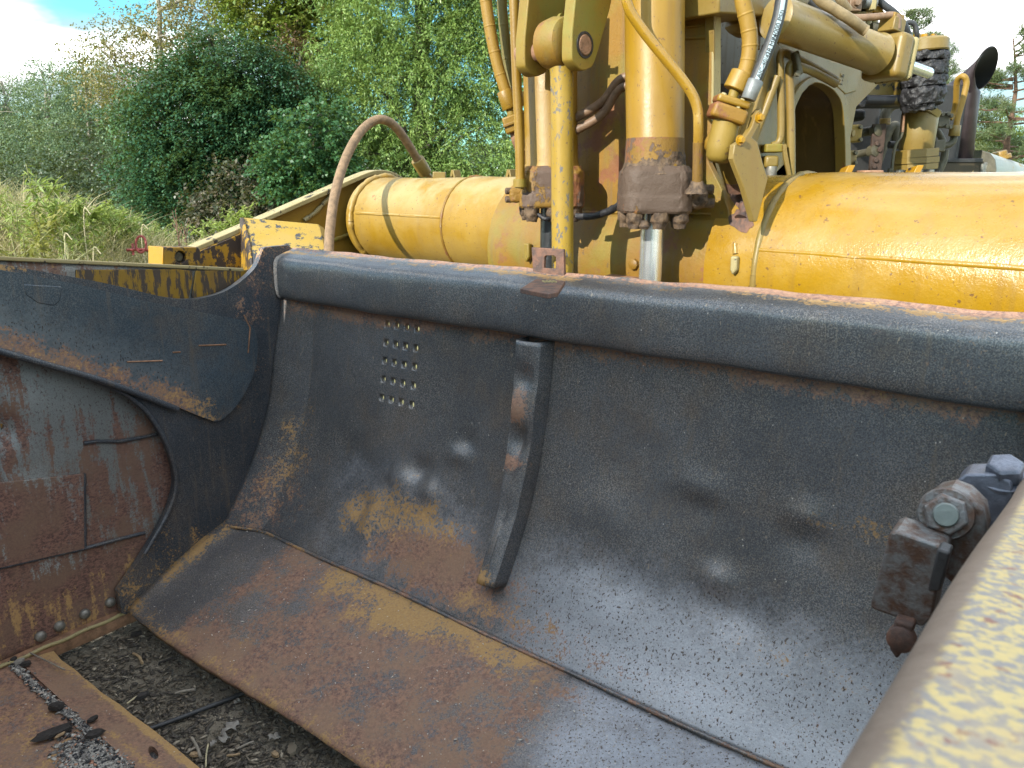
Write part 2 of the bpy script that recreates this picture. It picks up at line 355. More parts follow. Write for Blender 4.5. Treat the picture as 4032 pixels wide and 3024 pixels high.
M['beige'] = yellow('beige_lit_inner_paint', (0.62, 0.57, 0.49), (0.52, 0.46, 0.38), dust=0.3, dustc=(0.5, 0.46, 0.4), rust=0.02, streak=0.35, rough=0.5)  # lightened to carry sun and bounce light on the inner wall
M['brown_in'] = yellow('brown_and_opening_shade', (0.20, 0.125, 0.045), (0.13, 0.08, 0.03), dust=0.1, rust=0.05, streak=0.6, rough=0.45)  # dark brown puts the tall opening's inner shade into the colour
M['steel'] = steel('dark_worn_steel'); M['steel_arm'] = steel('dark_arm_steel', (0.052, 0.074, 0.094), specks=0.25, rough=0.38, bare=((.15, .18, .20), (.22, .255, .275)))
M['steel_side'] = steel('side_plate_steel', (0.042, 0.052, 0.066), specks=0.35, rough=0.45)
M['steel_wall'] = steel('bowl_wall_steel', (0.19, 0.205, 0.20), specks=0.1, rough=0.55, streak=0.45, rustc=((0.060, 0.032, 0.030), (0.22, 0.118, 0.085)), rustd=((0.10, 0.062, 0.050), (0.23, 0.14, 0.09)), bare=((.17, .19, .19), (.25, .275, .275)))
M['steel_floor'] = steel('bowl_floor_steel', (0.095, 0.092, 0.098), specks=1.2, rough=0.55)
M['ejector'] = plain('pale_ejector_steel', (0.52, 0.50, 0.47), 0.5, 0.2, var=.3, scale=8)  # pale so the unseen plate bounces light onto the apron
M['mottled'] = mottled('mottled_yellow_steel')
M['grease'] = plain('dried_grease_and_dirt', (0.135, 0.086, 0.048), 0.75, var=0.6, scale=38, bump=0.8, col2=(0.040, 0.025, 0.016))
M['grease_yellow'] = yellow('greasy_yellow_paint', (0.42, 0.24, 0.04), (0.28, 0.16, 0.035), dust=0.0, rust=0.36, streak=0.9, chip=0.38, chipc=(0.095, 0.06, 0.042), chips=9, rough=0.6, crackle=0.7)
M['gland'] = yellow('greasy_gland_paint', (0.36, 0.20, 0.045), (0.24, 0.14, 0.04), dust=0.0, rust=0.45, streak=0.9, chip=0.62, chipc=(0.075, 0.048, 0.032), chips=8, rough=0.65, crackle=0.9)
M['black_grease_and_slot'] = plain('black_grease_and_slot', (0.020, 0.019, 0.022), 0.55, var=0.5, scale=18, bump=0.9)
M['chrome'] = plain('chrome_rod', (0.80, 0.83, 0.83), 0.24, 0.85, var=0.12, scale=6, bump=0.02)
M['hose'] = plain('weathered_hose', (0.24, 0.155, 0.085), 0.7, var=0.4, scale=30, bump=0.4)
M['hose_yellow'] = yellow('yellow_hose', (0.52, 0.32, 0.05), (0.44, 0.26, 0.04), dust=0.4, rust=0.0, streak=0.15, rough=0.55)
M['hose_olive'] = yellow('olive_hose', (0.28, 0.24, 0.07), (0.22, 0.19, 0.06), dust=0.3, rust=0.0, streak=0.15, rough=0.6)
M['hose_black'] = plain('black_rubber', (0.035, 0.037, 0.040), 0.5, var=0.3, scale=30, bump=0.25)
M['hose_dusty'] = plain('dusty_hose', (0.27, 0.20, 0.105), 0.65, var=0.3, scale=25, bump=0.3)
M['pipe_brown'] = plain('brown_pipe', (0.20, 0.125, 0.075), 0.5, var=0.35, scale=22, bump=0.3)
M['shaded_rod'] = plain('shaded_chrome_rod', (0.10, 0.105, 0.11), 0.3, 0.8, var=.2)  # left chrome rod's shade put into a dark colour
M['collar_grey'] = plain('grey_collar', (0.18, 0.19, 0.19), 0.45, 0.3, var=0.3)
M['label_white'] = plain('white_hose_print', (0.36, 0.45, 0.50), 0.5, var=0.06)
M['ink'] = plain('black_ink', (0.012, 0.014, 0.016), 0.5, var=0.1)
M['rusty'] = plain('rusty_steel', (0.17, 0.085, 0.055), 0.75, var=0.5, scale=25, bump=0.6, col2=(0.065, 0.045, 0.040))
M['strap'] = plain('shaded_brown_strap', (0.07, 0.042, 0.03), .7, var=.5, scale=25)  # brown darkened with the engine bay's shade
M['rust_light'] = plain('rusty_brown', (0.28, 0.15, 0.085), 0.7, var=0.45, scale=30, bump=0.5)
M['exhaust'] = plain('dark_exhaust_steel', (0.048, 0.034, 0.037), 0.5, 0.2, var=0.35, scale=14, bump=0.3)
M['exhaust_in'] = plain('bore_black', (0.006, 0.006, 0.007), 0.9)  # near black inside the exhaust mouth
M['red'] = plain('faded_red_paint', (0.33, 0.06, 0.05), 0.6, var=0.4)
M['red_band'] = plain('red_primer', (0.20, 0.055, 0.055), 0.6, var=0.55, scale=30)
M['engine_dark'] = plain('dark_shaded_engine_paint', (0.022, 0.022, 0.022), 0.6, var=0.5, scale=12, bump=0.4)  # near black carries the engine bay's shade
M['engine_grey'] = plain('dirty_shaded_grey_olive', (0.095, 0.085, 0.052), 0.55, var=0.45, scale=18, bump=0.4)  # darkened so the engine bay reads as shaded
M['bolt'] = plain('worn_bolt_steel', (0.25, 0.24, 0.21), 0.42, 0.5, var=0.4, scale=60)
M['bolt_blue'] = plain('blue_grey_steel', (0.17, 0.19, 0.24), 0.42, 0.4, var=0.4, scale=40, bump=0.4)
M['zinc'] = plain('zinc_bolt', (0.22, 0.25, 0.24), 0.5, 0.6, var=0.15)
M['block'] = plain('grey_rusty_block', (0.19, 0.20, 0.205), 0.45, 0.4, var=0.5, scale=45, bump=0.5, col2=(0.11, 0.062, 0.042))
M['hood'] = yellow('silver_flaking_hood', (0.62, 0.64, 0.62), (0.5, 0.52, 0.5), dust=0.3, dustc=(0.7, 0.7, 0.66), chip=0.2, chipc=(0.3, 0.21, 0.06), chips=8, rust=0.0, streak=0.2)
M['patchy'] = yellow('peeling_dark_paint', (0.07, 0.055, 0.045), (0.05, 0.04, 0.035), dust=0.05, chip=0.3, chipc=(0.40, 0.28, 0.12), chips=6, rust=0.2, streak=0.1, rough=0.6)

# ================================================================== GROUND
def terrain(x, y):
    h = 1.25 * np.exp(-(((x + 6.0) / 2.0) ** 2 + ((y - 8.6) / 2.0) ** 2)) + 0.28 * np.exp(-(((x + 4.2) / 3.0) ** 2 + ((y - 11.5) / 2.5) ** 2))
    return h + 0.35 * np.exp(-(((x + 10) / 5.0) ** 2 + ((y - 11) / 4.0) ** 2))
def axis_lines(c, fine, far):
    a = [0.0]; st = fine
    while a[-1] < far: a.append(a[-1] + st); st *= 1.13 if a[-1] > 2.2 else 1.0
    a = np.array(a); return np.concatenate([c - a[:0:-1], c + a])
gx = axis_lines(-1.1, 0.05, 320); gy = axis_lines(2.6, 0.05, 320)
GX, GY = np.meshgrid(gx, gy, indexing='ij'); GZ = terrain(GX, GY)
near = np.exp(-(((GX + 1.1) / 2.5) ** 2 + ((GY - 2.6) / 2.5) ** 2))
GZ = GZ + near * (0.003 * np.sin(GX * 9.1 + 2 * np.sin(GY * 7)) + 0.002 * np.sin(GY * 13 + 1.5 * np.sin(GX * 11)) - 0.003)
nx, ny = GX.shape; idx = np.arange(nx * ny).reshape(nx, ny)
quads = np.stack([idx[:-1, :-1], idx[1:, :-1], idx[1:, 1:], idx[:-1, 1:]], -1).reshape(-1, 4)
n = NB('bare_earth'); gm = n.noise(3, 6, 0.65); gf = n.noise(38, 7, 0.7)
c = n.mix(n.step(gm, 0.35, 0.7), (0.15, 0.128, 0.094), (0.24, 0.205, 0.155)); c = n.mix(n.step(gf, 0.52, 0.72), c, (0.05, 0.042, 0.034))
c = n.mix(n.step(n.noise(90, 3), 0.66, 0.72), c, (0.30, 0.26, 0.2)); n.bump(n.ma('ADD', gf, n.ma('MULTIPLY', n.noise(120, 3), 0.4)), 0.03, 0.8)
vl = n.t.nodes.new('ShaderNodeVectorMath'); vl.operation = 'LENGTH'; n.lk(n.map((1, 1, 0)), vl.inputs[0])
c = n.mix(n.step(n.ma('ADD', vl.outputs['Value'], n.ma('MULTIPLY', gm, 3.0)), 6.2, 8.0), c, n.mix(gf, (0.13, 0.14, 0.04), (0.33, 0.28, 0.13)))
M['earth'] = n.out(c, 0.9)
tag(np_mesh('ground', np.stack([GX, GY, GZ], -1).reshape(-1, 3), quads, M['earth'], sm=True), kind='structure')

# ================================================================== APRON
apron = thing('scraper_apron', 'big dark steel apron with rolled top edge, curved dented face and rust brown floor lip', 'scraper apron', AP(0, 0.4, 0))
W = 3.0
def zone(ob, fn):
    me = ob.data; loc = root_loc(ob.parent) if ob.parent else Vector((0, 0, 0))
    ca = me.color_attributes.new('zone', 'FLOAT_COLOR', 'POINT'); d = np.empty((len(me.vertices), 4), np.float32)
    for i, v in enumerate(me.vertices):
        q = v.co + loc - AO; d[i] = (*fn(q.dot(EX), q.dot(EY), q.z), 1)
    ca.data.foreach_set('color', d.ravel())
def bl(x, a, b):
    q = max(0.0, min(1.0, (x - a) / (b - a))); return q * q * (3 - 2 * q)
def gz(t, z, ct, cz, rt, rz): return math.exp(-((t - ct) / rt) ** 2 - ((z - cz) / rz) ** 2)
PROF = crv([Vector((a, b, 0)) for a, b in [(0.050, 1.366), (0.062, 1.25), (0.075, 1.15), (0.100, 1.0), (0.150, 0.82), (0.230, 0.63), (0.330, 0.46), (0.427, 0.33)]], 12)
ZS = np.array([q.y for q in PROF][::-1]); SS = np.array([q.x for q in PROF][::-1])
# t, z, amount (towards the bowl +), radius t, radius z
DENTS = [(1.20, 0.90, -0.010, 0.045, 0.045), (1.17, 0.845, 0.010, 0.07, 0.035), (0.98, 0.74, -0.018, 0.07, 0.05), (1.06, 0.69, 0.014, 0.05, 0.04), (0.88, 0.70, 0.010, 0.05, 0.05), (0.80, 0.64, -0.010, 0.06, 0.05), (0.72, 0.55, -0.013, 0.05, 0.05),
         (0.79, 0.51, 0.013, 0.035, 0.06), (0.55, 0.72, -0.008, 0.10, 0.09), (2.16, 0.955, 0.010, 0.09, 0.045), (2.19, 0.885, -0.004, 0.08, 0.040), (2.49, 0.945, 0.012, 0.05, 0.045), (2.52, 0.875, -0.006, 0.07, 0.045),
         (2.27, 0.70, 0.012, 0.06, 0.04), (2.36, 0.63, -0.004, 0.12, 0.05), (1.85, 0.80, 0.007, 0.14, 0.09), (1.95, 0.62, -0.006, 0.18, 0.07)]
def shell_pt(t, z, off=0.0):
    s = float(np.interp(z, ZS, SS))
    if t < 0.2: s += 0.078 * (1 - max(t, 0) / 0.2) * (0.45 + 0.55 * bl(z, 1.36, 1.0))
    for ct, cz, a, rt, rz in DENTS: s += 1.5 * a * gz(t, z, ct, cz, rt, rz)
    s += 0.004 * math.sin(t * 3.1 + z * 5) + 0.003 * math.sin(t * 7.3 - z * 9)
    return AP(t, s + off, z)
# drain holes: 4 columns, 5 rows, found on the plate
HC, HR, HH, HRAD = [0.693, 0.752, 0.811, 0.872], [1.301, 1.222, 1.145, 1.066, 0.987], 0.020, 0.0145
zs = set(np.round(np.linspace(0.33, 1.365, 78), 4)); tsx = set(np.round(np.linspace(0, W, 190), 4)); tsx.add(0.2)
def thin(vals, must, gap):
    return sorted([q for q in vals if all(abs(q - m) > gap for m in must)] + list(must))
tm = [q + d for q in HC for d in (-HH, HH)]; zm = [q + d for q in HR for d in (-HH, HH)]
tl = thin([q for q in tsx if not any(abs(q - c) < HH for c in HC)], tm, 0.006); zl = thin([q for q in zs if not any(abs(q - c) < HH for c in HR)], zm, 0.005)
mb = MB(); ix = {}
for i, t in enumerate(tl):
    for j, z in enumerate(zl): ix[i, j] = len(mb.v); mb.v.append(shell_pt(t, z))
def hole_cell(i, j):
    ct = (tl[i] + tl[i + 1]) / 2; cz = (zl[j] + zl[j + 1]) / 2
    return any(abs(ct - a) < 1e-4 for a in HC) and any(abs(cz - a) < 1e-4 for a in HR)
for i in range(len(tl) - 1):
    for j in range(len(zl) - 1):
        a, b, c_, d = ix[i, j], ix[i + 1, j], ix[i + 1, j + 1], ix[i, j + 1]
        if not hole_cell(i, j): mb.f.append([a, b, c_, d]); continue
        ct, cz = (tl[i] + tl[i + 1]) / 2, (zl[j] + zl[j + 1]) / 2; N = 16; ring = []
        for k in range(N):
            th = 2 * math.pi * k / N - 3 * math.pi / 4; ring.append(len(mb.v)); mb.v.append(shell_pt(ct + HRAD * math.cos(th), cz + HRAD * math.sin(th)))
        for q, (e0, e1) in enumerate(((a, b), (b, c_), (c_, d), (d, a))):
            r0 = [ring[(q * 4 + m) % N] for m in range(5)]
            mb.f += [[e0, r0[1], r0[0]], [e0, r0[2], r0[1]], [e0, e1, r0[2]], [e1, r0[3], r0[2]], [e1, r0[4], r0[3]]]
mb.mi = [0] * len(mb.f)
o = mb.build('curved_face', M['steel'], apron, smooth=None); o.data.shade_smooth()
def face_zone(t, s, z):
    r = 0.62 * bl(z, 1.24, 1.34) * (0.4 + 0.6 * bl(t, 0.2, 0.6)) + 0.30 * bl(z, 1.05, 1.3) * gz(t, z, 0.3, 1.2, 0.45, 0.5)
    r += 0.62 * gz(t, z, 1.30, 0.47, 0.30, 0.13) + 0.55 * gz(t, z, 1.05, 0.46, 0.35, 0.12) + 0.38 * gz(t, z, 1.8, 0.38, 0.40, 0.07) + 0.5 * gz(t, z, 0.15, 0.45, 0.25, 0.3) + 0.15 * gz(t, z, 2.6, 0.45, 0.5, 0.08)
    g = 0.46 * gz(t, z, 0.98, 0.62, 0.30, 0.09) + 0.50 * gz(t, z, 0.74, 0.50, 0.20, 0.10) + 0.3 * gz(t, z, 1.15, 0.55, 0.25, 0.07) + 0.40 * gz(t, z, 1.5, 0.40, 0.4, 0.06) + 0.42 * gz(t, z, 0.18, 0.62, 0.14, 0.3) + 0.25 * bl(z, 1.28, 1.35) + 0.35 * gz(t, z, 2.62, 0.95, 0.14, 0.05) + 0.35 * gz(t, z, 2.5, 0.55, 0.25, 0.06)
    b = 1.0 * bl(z, 0.84, 0.48) * bl(t, 1.25, 1.9) + 0.45 * bl(z, 0.85, 0.65) * bl(t, 0.35, 0.6) * bl(t, 1.5, 1.2) + 0.5 * gz(t, z, 1.25, 0.5, 0.2, 0.12)  # bare steel, plus the lower plate's sky sheen painted in
    return r, g, b
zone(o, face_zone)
so_ = o.modifiers.new('plate', 'SOLIDIFY'); so_.thickness = 0.022; so_.offset = -1
# which way is "back"? make the normals look at the bowl first
if o.data.polygons[0].normal.dot(EY) < 0: o.data.flip_normals()

# rolled top edge
RP = [(0.0, 1.540), (-0.006, 1.574), (0.004, 1.578), (0.014, 1.572), (0.050, 1.562), (0.084, 1.551), (0.104, 1.540), (0.116, 1.522), (0.121, 1.495), (0.124, 1.440), (0.124, 1.395), (0.119, 1.368), (0.107, 1.353), (0.086, 1.348), (0.05, 1.346)]
rp = crv([Vector((a, b, 0)) for a, b in RP], 3); mb = MB(); T_ = np.linspace(0.004, 3.028, 140)
for t in T_:
    for q in rp:
        wv = 0.0025 * math.sin(t * 6.1) + 0.0018 * math.sin(t * 14.7 + 1) + 0.004 * (mnoise.noise(Vector((t * 9, 0, 3))) if q.y > 1.56 else 0)
        mb.v.append(AP(t, q.x + 0.6 * wv, q.y + wv))
m = len(rp); mb.f = [[i * m + j, (i + 1) * m + j, (i + 1) * m + j + 1, i * m + j + 1] for i in range(len(T_) - 1) for j in range(m - 1)]; mb.mi = [0] * len(mb.f)
o = mb.build('rolled_edge', M['steel'], apron, smooth=None); o.data.shade_smooth()
def roll_zone(t, s, z):
    ridge = bl(z, 1.555, 1.572) if s < 0.03 else 0
    band = math.exp(-((s - 0.048) / 0.026) ** 2) * bl(z, 1.52, 1.54)
    r = 0.48 * ridge + 0.42 * bl(t, 1.9, 2.3) * math.exp(-((s - 0.02) / 0.03) ** 2) * bl(z, 1.5, 1.54) + 0.12
    g = (0.50 + 0.14 * math.sin(t * 5 + 1)) * band + 0.25 * gz(t, z, 2.0, 1.50, 0.05, 0.02)
    return r, g, 0.12 * bl(z, 1.46, 1.52)
zone(o, roll_zone)
# floor lip: a plate from the seam down to the lip, its left corner drawn out to the tip
mb = MB(); T_ = np.linspace(0.0, W, 90); U_ = np.linspace(0, 1, 24)
for t in T_:
    for u in U_:
        s = 0.425 + (0.985 - 0.425) * u; z = 0.330 - 0.210 * u + 0.012 * math.sin(math.pi * u) - 0.006 * (t < 0.02) + 0.003 * math.sin(t * 5 + u * 4) + 0.003 * mnoise.noise(Vector((t * 4, u * 5, 0)))
        if t < 0.12: z += 0.05 * (1 - t / 0.12) ** 2 * (1 - u) ** 0.5
        if u > 0.97: s += 0.006 * mnoise.noise(Vector((t * 14, 1, 1))) + 0.012 * math.sin(t * 3.4)
        mb.v.append(AP(t, s, z))
m = len(U_); mb.f = [[i * m + j, (i + 1) * m + j, (i + 1) * m + j + 1, i * m + j + 1] for i in range(len(T_) - 1) for j in range(m - 1)]; mb.mi = [0] * len(mb.f)
o = mb.build('floor_lip', M['steel_floor'], apron, smooth=None); o.data.shade_smooth()
if o.data.polygons[0].normal.z < 0: o.data.flip_normals()
def lip_zone(t, s, z):
    u = (s - 0.425) / 0.56
    edge = bl(t, 0.30, 0.05)                                    # the weld at the side plate
    left = gz(t, u, 0.22, 0.1, 0.16, 0.45)
    r = 0.66 * bl(t, 0.2, 0.45) * (1 - 0.9 * left) - 0.62 * bl(t, 1.75, 2.1) * bl(u, 1.05 - .2 * math.sin(t * 9), 0.45) + 0.35 * bl(u, 0.8, 1) - 0.5 * gz(t, u, 0.55, 0.60, 0.08, 0.16) - 0.3 * gz(t, u, 0.75, 0.35, 0.06, 0.14)
    g = (0.70 + .15 * math.sin(t * 11 + u * 6)) * bl(t, 0.55, 0.85) * bl(u, 0.52 - 0.17 * (t - 0.7) + .08 * math.sin(t * 7.3), 0.10) * bl(t, 1.95, 1.6) + 0.42 * bl(u, 0.80, 0.97) + 0.75 * gz(t, u, 0.03, 0.4, 0.05, 0.45) + 0.5 * gz(t, u, 0.67, 0.74, 0.05, 0.06)
    b = 0.80 * bl(t, 1.7, 2.1) * bl(u, 1.05, 0.4) + 0.3 * gz(t, u, 0.58, 0.55, 0.08, 0.2)
    return r, g, b
zone(o, lip_zone)
so_ = o.modifiers.new('plate', 'SOLIDIFY'); so_.thickness = 0.026; so_.offset = -1
# weld beads
def bead(name, pts, r, mat, parent, n=7, amp=0.35):
    pts = [Vector(q) for q in pts]; out = []
    for a, b in zip(pts[:-1], pts[1:]):
        k = max(2, int((b - a).length / 0.012))
        out += [a.lerp(b, i / k) for i in range(k)]
    out.append(pts[-1]); rs = [r * (1 + amp * (random.random() - 0.5)) for _ in out]
    return MB().tube(out, rs, n).build(name, mat, parent, smooth=60)
b_ = bead('seam_weld', [shell_pt(t, 0.331) + Z * 0.002 for t in np.linspace(0.02, W, 40)], 0.007, M['steel'], apron)
zone(b_, lambda t, s, z: (0.5, 0.5 * bl(t, 1.2, 0.2), 0))

# centre rib pressed from plate, dented
mb = MB(); Zr = np.linspace(1.338, 0.478, 46); prof_n = 13
for z in Zr:
    f = (1.338 - z) / 0.86; cl = 1.428 + 0.026 * f; cr = 1.548 - 0.008 * f; h = 0.085 - 0.010 * f
    cs = [(cl - 0.002, -0.01), (cl + 0.002, h * 0.45), (cl + 0.005, h * 0.88), (cl + 0.014, h * 1.0), (cl + 0.035, h * 1.0), ((cl + cr) / 2, h * 0.98), (cr - 0.045, h * 0.97), (cr - 0.024, h * 0.93), (cr - 0.008, h * 0.78), (cr - 0.001, h * 0.5), (cr + 0.002, h * 0.3), (cr + 0.004, h * 0.12), (cr + 0.008, -0.01)]
    for q, (t, off) in enumerate(cs):
        if 2 < q < 9:
            dd = 0
            for cz, a, rz, side in ((1.20, -0.018, 0.045, 0.3), (0.97, -0.026, 0.06, 0.0), (1.08, 0.006, 0.05, 0.2), (0.86, -0.006, 0.04, 0.5), (0.72, -0.008, 0.05, 0.1), (0.60, 0.004, 0.05, 0.6)):
                dd += a * math.exp(-((z - cz) / rz) ** 2 - ((q - 5 + side) / 2.2) ** 2)
            off += 1.5 * dd
        base = shell_pt(t, z); mb.v.append(base + EY * off + Z * (off * 0.25 * f))
m = len(cs); mb.f = [[i * m + j, (i + 1) * m + j, (i + 1) * m + j + 1, i * m + j + 1] for i in range(len(Zr) - 1) for j in range(m - 1)]
mb.mi = [0] * len(mb.f); o = mb.build('centre_rib', M['steel'], apron, smooth=32)
zone(o, lambda t, s, z: (1.0 * gz(t, z, 1.47, 1.10, 0.05, 0.06) + 0.95 * gz(t, z, 1.47, 0.90, 0.06, 0.035) + 0.4 * gz(t, z, 1.44, 0.72, 0.03, 0.06) + 0.3 * gz(t, z, 1.5, 1.25, .06, .04), 0.85 * gz(t, z, 1.48, 0.50, 0.05, 0.05), 0.25 * gz(t, z, 1.47, 1.0, 0.06, 0.03)))
so_ = o.modifiers.new('plate', 'SOLIDIFY'); so_.thickness = 0.012; so_.offset = -1

# side plates
def st_plane(t): return lambda px, py: AP(t, *end_st(px, py, t))
out_px = [(-60, 1023)]
swoop = [(1.62, 1.695), (1.30, 1.622), (1.235, 1.607), (0.898, 1.508), (0.65, 1.421), (0.506, 1.398), (0.357, 1.421), (0.22, 1.498), (0.163, 1.585), (0.150, 1.592), (0.03, 1.594), (0.005, 1.578)]
front = [end_st(*q) for q in [(480, 2415), (466, 2330), (560, 2190), (635, 2065), (675, 1975), (690, 1890), (672, 1800), (640, 1722), (580, 1630), (500, 1562), (400, 1515), (300, 1478), (150, 1432), (0, 1383)]] + [(1.62, 1.42)]
back = [(0.0, 1.36)] + [(float(np.interp(z, ZS, SS)) - 0.02, z) for z in np.linspace(1.3, 0.34, 12)] + [(0.43, 0.31), (0.98, 0.095)]
def smoothed(pts, n=5): return [(q.x, q.y) for q in crv([Vector((a, b, 0)) for a, b in pts], n)]
loop = smoothed(swoop[:9]) + swoop[9:] + back + [front[0]] + smoothed(front[1:])
loop_r = back[::1] + [(0.62, 0.20), (0.50, 0.40), (0.36, 0.62), (0.27, 0.82), (0.22, 1.0), (0.19, 1.2), (0.17, 1.36), (0.15, 1.5), (0.12, 1.585), (0.0, 1.585)]
for t0, nm, lp_ in ((0.0, 'side_plate', loop), (W + 0.027, 'side_plate', loop_r)):
    mb = MB().prism([AP(t0, s, z) for s, z in lp_], -EX * 0.034); o = mb.build(nm, M['steel_side'], apron, smooth=30, bevel=0.003)
    zone(o, lambda t, s, z: (0.25 * bl(s, 0.7, 0.95) * bl(z, 0.7, 0.3) + 0.5 * bl(s, 0.28, 0.15) * bl(z, 1.35, 1.5), 0.35 * bl(z, 0.55, 0.3) + 0.4 * bl(z, 1.50, 1.585), 0.0))
# inner skin of the left side plate as a fine sheet carrying rust spots
arm_px = [(0, 1062), (200, 1098), (400, 1142), (650, 1205), (960, 1262), (1003, 1300), (1012, 1400), (990, 1490), (935, 1590), (880, 1645), (845, 1660), (790, 1640), (600, 1562), (400, 1488), (200, 1430), (0, 1372)]
arm = [end_st(*q, 0.03) for q in arm_px]; arm = [(1.66, 1.70)] + arm + [(1.66, 1.42)]
arm_s = [arm[0]] + smoothed(arm[1:5], 3)[:-1] + smoothed(arm[5:12], 5) + smoothed(arm[12:-1], 3) + [arm[-1]]
o = MB().prism([AP(0.034, s, z) for s, z in arm_s], -EX * 0.032).build('arm_plate', M['steel_arm'], apron, smooth=30, bevel=0.006)
bm = bmesh.new(); bm.from_mesh(o.data)
for _ in range(26):
    pass
bmesh.ops.triangulate(bm, faces=[f for f in bm.faces if len(f.verts) > 4])
for _ in range(4):
    lo = [e for e in bm.edges if e.calc_length() > 0.06]
    if lo: bmesh.ops.subdivide_edges(bm, edges=lo, cuts=1); bmesh.ops.triangulate(bm, faces=[f for f in bm.faces if len(f.verts) > 4])
bm.to_mesh(o.data); bm.free(); o.modifiers.clear()
def arm_zone(t, s, z):
    low = 1.33 - 0.56 * max(0, 1.28 - s)          # height of the lower edge
    d = z - low
    return (0.70 * bl(d, 0.13, 0.02) * bl(s, 0.36, 0.75), 0.35 * bl(d, 0.12, 0.02) * bl(s, 0.3, 0.55), 0.72 * bl(d, 0.30, 0.05) * bl(s, 0.4, 0.8) + 0.15)
zone(o, arm_zone)
# the raised lip under the arm and pressed box near its top
lipp = [AP(0.034, *end_st(*q, 0.034)) for q in [(-80, 1357), (0, 1382), (200, 1440), (400, 1498), (600, 1572), (700, 1612)]]
b_ = MB().tube(crv(lipp, 4), 0.013, 8).build('arm_edge_bar', M['steel_side'], apron, 60); zone(b_, lambda t, s, z: (0, 0, 0))
rim = [AP(0.004, *end_st(*q, 0.004)) for q in [(570, 2180), (640, 2060), (680, 1972), (694, 1890), (676, 1798), (642, 1716), (582, 1624), (502, 1556), (400, 1508), (300, 1470), (150, 1424), (0, 1375)]]
b_ = MB().tube(crv(rim, 4), 0.011, 8).build('rim_bar', M['steel_side'], apron, 60); zone(b_, lambda t, s, z: (0, 0, 0.2))
mb = MB()
q = [AP(0.036, *end_st(*p_, 0.036)) for p_ in [(92, 1118), (245, 1128), (238, 1185), (215, 1205), (150, 1195), (100, 1160)]]
mb.prism(q, -EX * 0.008); o = mb.build('pressed_patch', M['steel_arm'], apron, 40, bevel=0.006); zone(o, lambda t, s, z: (0, 0, 0.15))
for a, b in (((782, 1361), (890, 1357)), ((500, 1425), (640, 1420)), ((680, 1388), (710, 1386)), ((960, 1240), (985, 1290)), ((985, 1290), (977, 1390))):
    b_ = MB().tube([AP(0.035, *end_st(*q, 0.035)) for q in (a, b)], 0.0035, 6).build('weld_scar', M['rust_light'], apron, 60)
# bracket standing on the rolled edge
bp = AP(1.5, 0.018, 1.56); f_ = lambda x, y: on_plane(x, y, bp, EY)
outl = [f_(2092, 974), f_(2218, 982), f_(2222, 1108), f_(2100, 1100)]
hol = [f_(2143, 1012), f_(2150, 1006), f_(2180, 1006), f_(2188, 1014), f_(2187, 1058), f_(2140, 1056)]
br = MB().prism(outl, -EY * 0.014, [hol]).build('angle_bracket', M['rusty'], apron, 30, bevel=0.0025)
zb = 1.585; zp = lambda x, y: on_plane(x, y, Vector((0, 0, zb)), Z)
MB().prism([zp(2110, 1098), zp(2226, 1106), zp(2196, 1150), zp(2160, 1158), zp(2048, 1136)], -Z * 0.014).build('bracket_foot', M['rusty'], br, 30, bevel=0.002)
mb = MB()
for i in range(12): mb.lathe(zp(2138 + i * 4.6, 1108 + (i % 3) * 2) , Z, [(0, 0.004), (0.004, 0.003)], 6)
mb.build('sunlit_marks', M['yellow_pale'], br, 40)  # pale dots painting the sunlit spot on the bracket foot

# ================================================================== BOWL (both walls, floor, ejector)
bowl = thing('scraper_bowl', 'rusty scraper bowl with thick side walls standing around the dark apron', 'scraper bowl', AP(1.5, 1.6, 0))
def topl(s): return 1.531 + 0.132 * (s - 0.583) if s < 1.30 else (1.626 + (s - 1.30) * 7.5 if s < 1.39 else min(3.45, 2.30 + 0.56 * (s - 1.39)))  # steep rise past the rail is added out of view to shade the apron
TW = -0.062
sg = sorted(set(list(np.linspace(0.245, 2.0, 72)) + [1.30, 1.39] + list(np.linspace(2.0, 3.6, 12)))); vg = np.linspace(0, 1, 46); mb = MB()
def wall_pt(s, z):
    off = -0.05 * gz(s, z, 1.30, 1.0, 0.06, 0.06) - 0.02 * gz(s, z, 1.36, 0.83, 0.10, 0.04) + 0.012 * gz(s, z, 1.2, 1.05, 0.1, 0.1) + 0.004 * math.sin(s * 9 + z * 4)
    return AP(TW + off, s, z)
for s in sg:
    zb0 = 0.075 + 0.06 * bl(s, 0.60, 0.30)
    for v in vg: mb.v.append(wall_pt(s, zb0 + (topl(s) - zb0) * v))
m = len(vg); mb.f = [[i * m + j, (i + 1) * m + j, (i + 1) * m + j + 1, i * m + j + 1] for i in range(len(sg) - 1) for j in range(m - 1)]; mb.mi = [0] * len(mb.f)
wl = mb.build('side_wall', M['steel_wall'], bowl, smooth=None); wl.data.shade_smooth()
if wl.data.polygons[0].normal.dot(EX) < 0: wl.data.flip_normals()
def wall_zone(t, s, z):
    low = bl(z, 0.92, 0.60); r = 0.52 + 0.13 * low - 0.22 * gz(s, z, 0.9, 1.12, 0.3, 0.2) - 0.25 * gz(s, z, 1.3, 0.7, 0.3, 0.1)
    r += 0.35 * bl(z, 0.40, 0.3)
    g = 0.42 * bl(z, 0.40, 0.25) + 0.25 * gz(s, z, 1.33, 0.33, 0.1, 0.1)
    b = 0.75 * bl(z, 0.6, 1.0) + 0.1
    if z > 1.36: r, g, b = 0.45 * bl(s, 0.6, 0.9), 0.15, 0.0
    return r, g, b
zone(wl, wall_zone)
sd = wl.modifiers.new('plate', 'SOLIDIFY'); sd.thickness = 0.03; sd.offset = -1
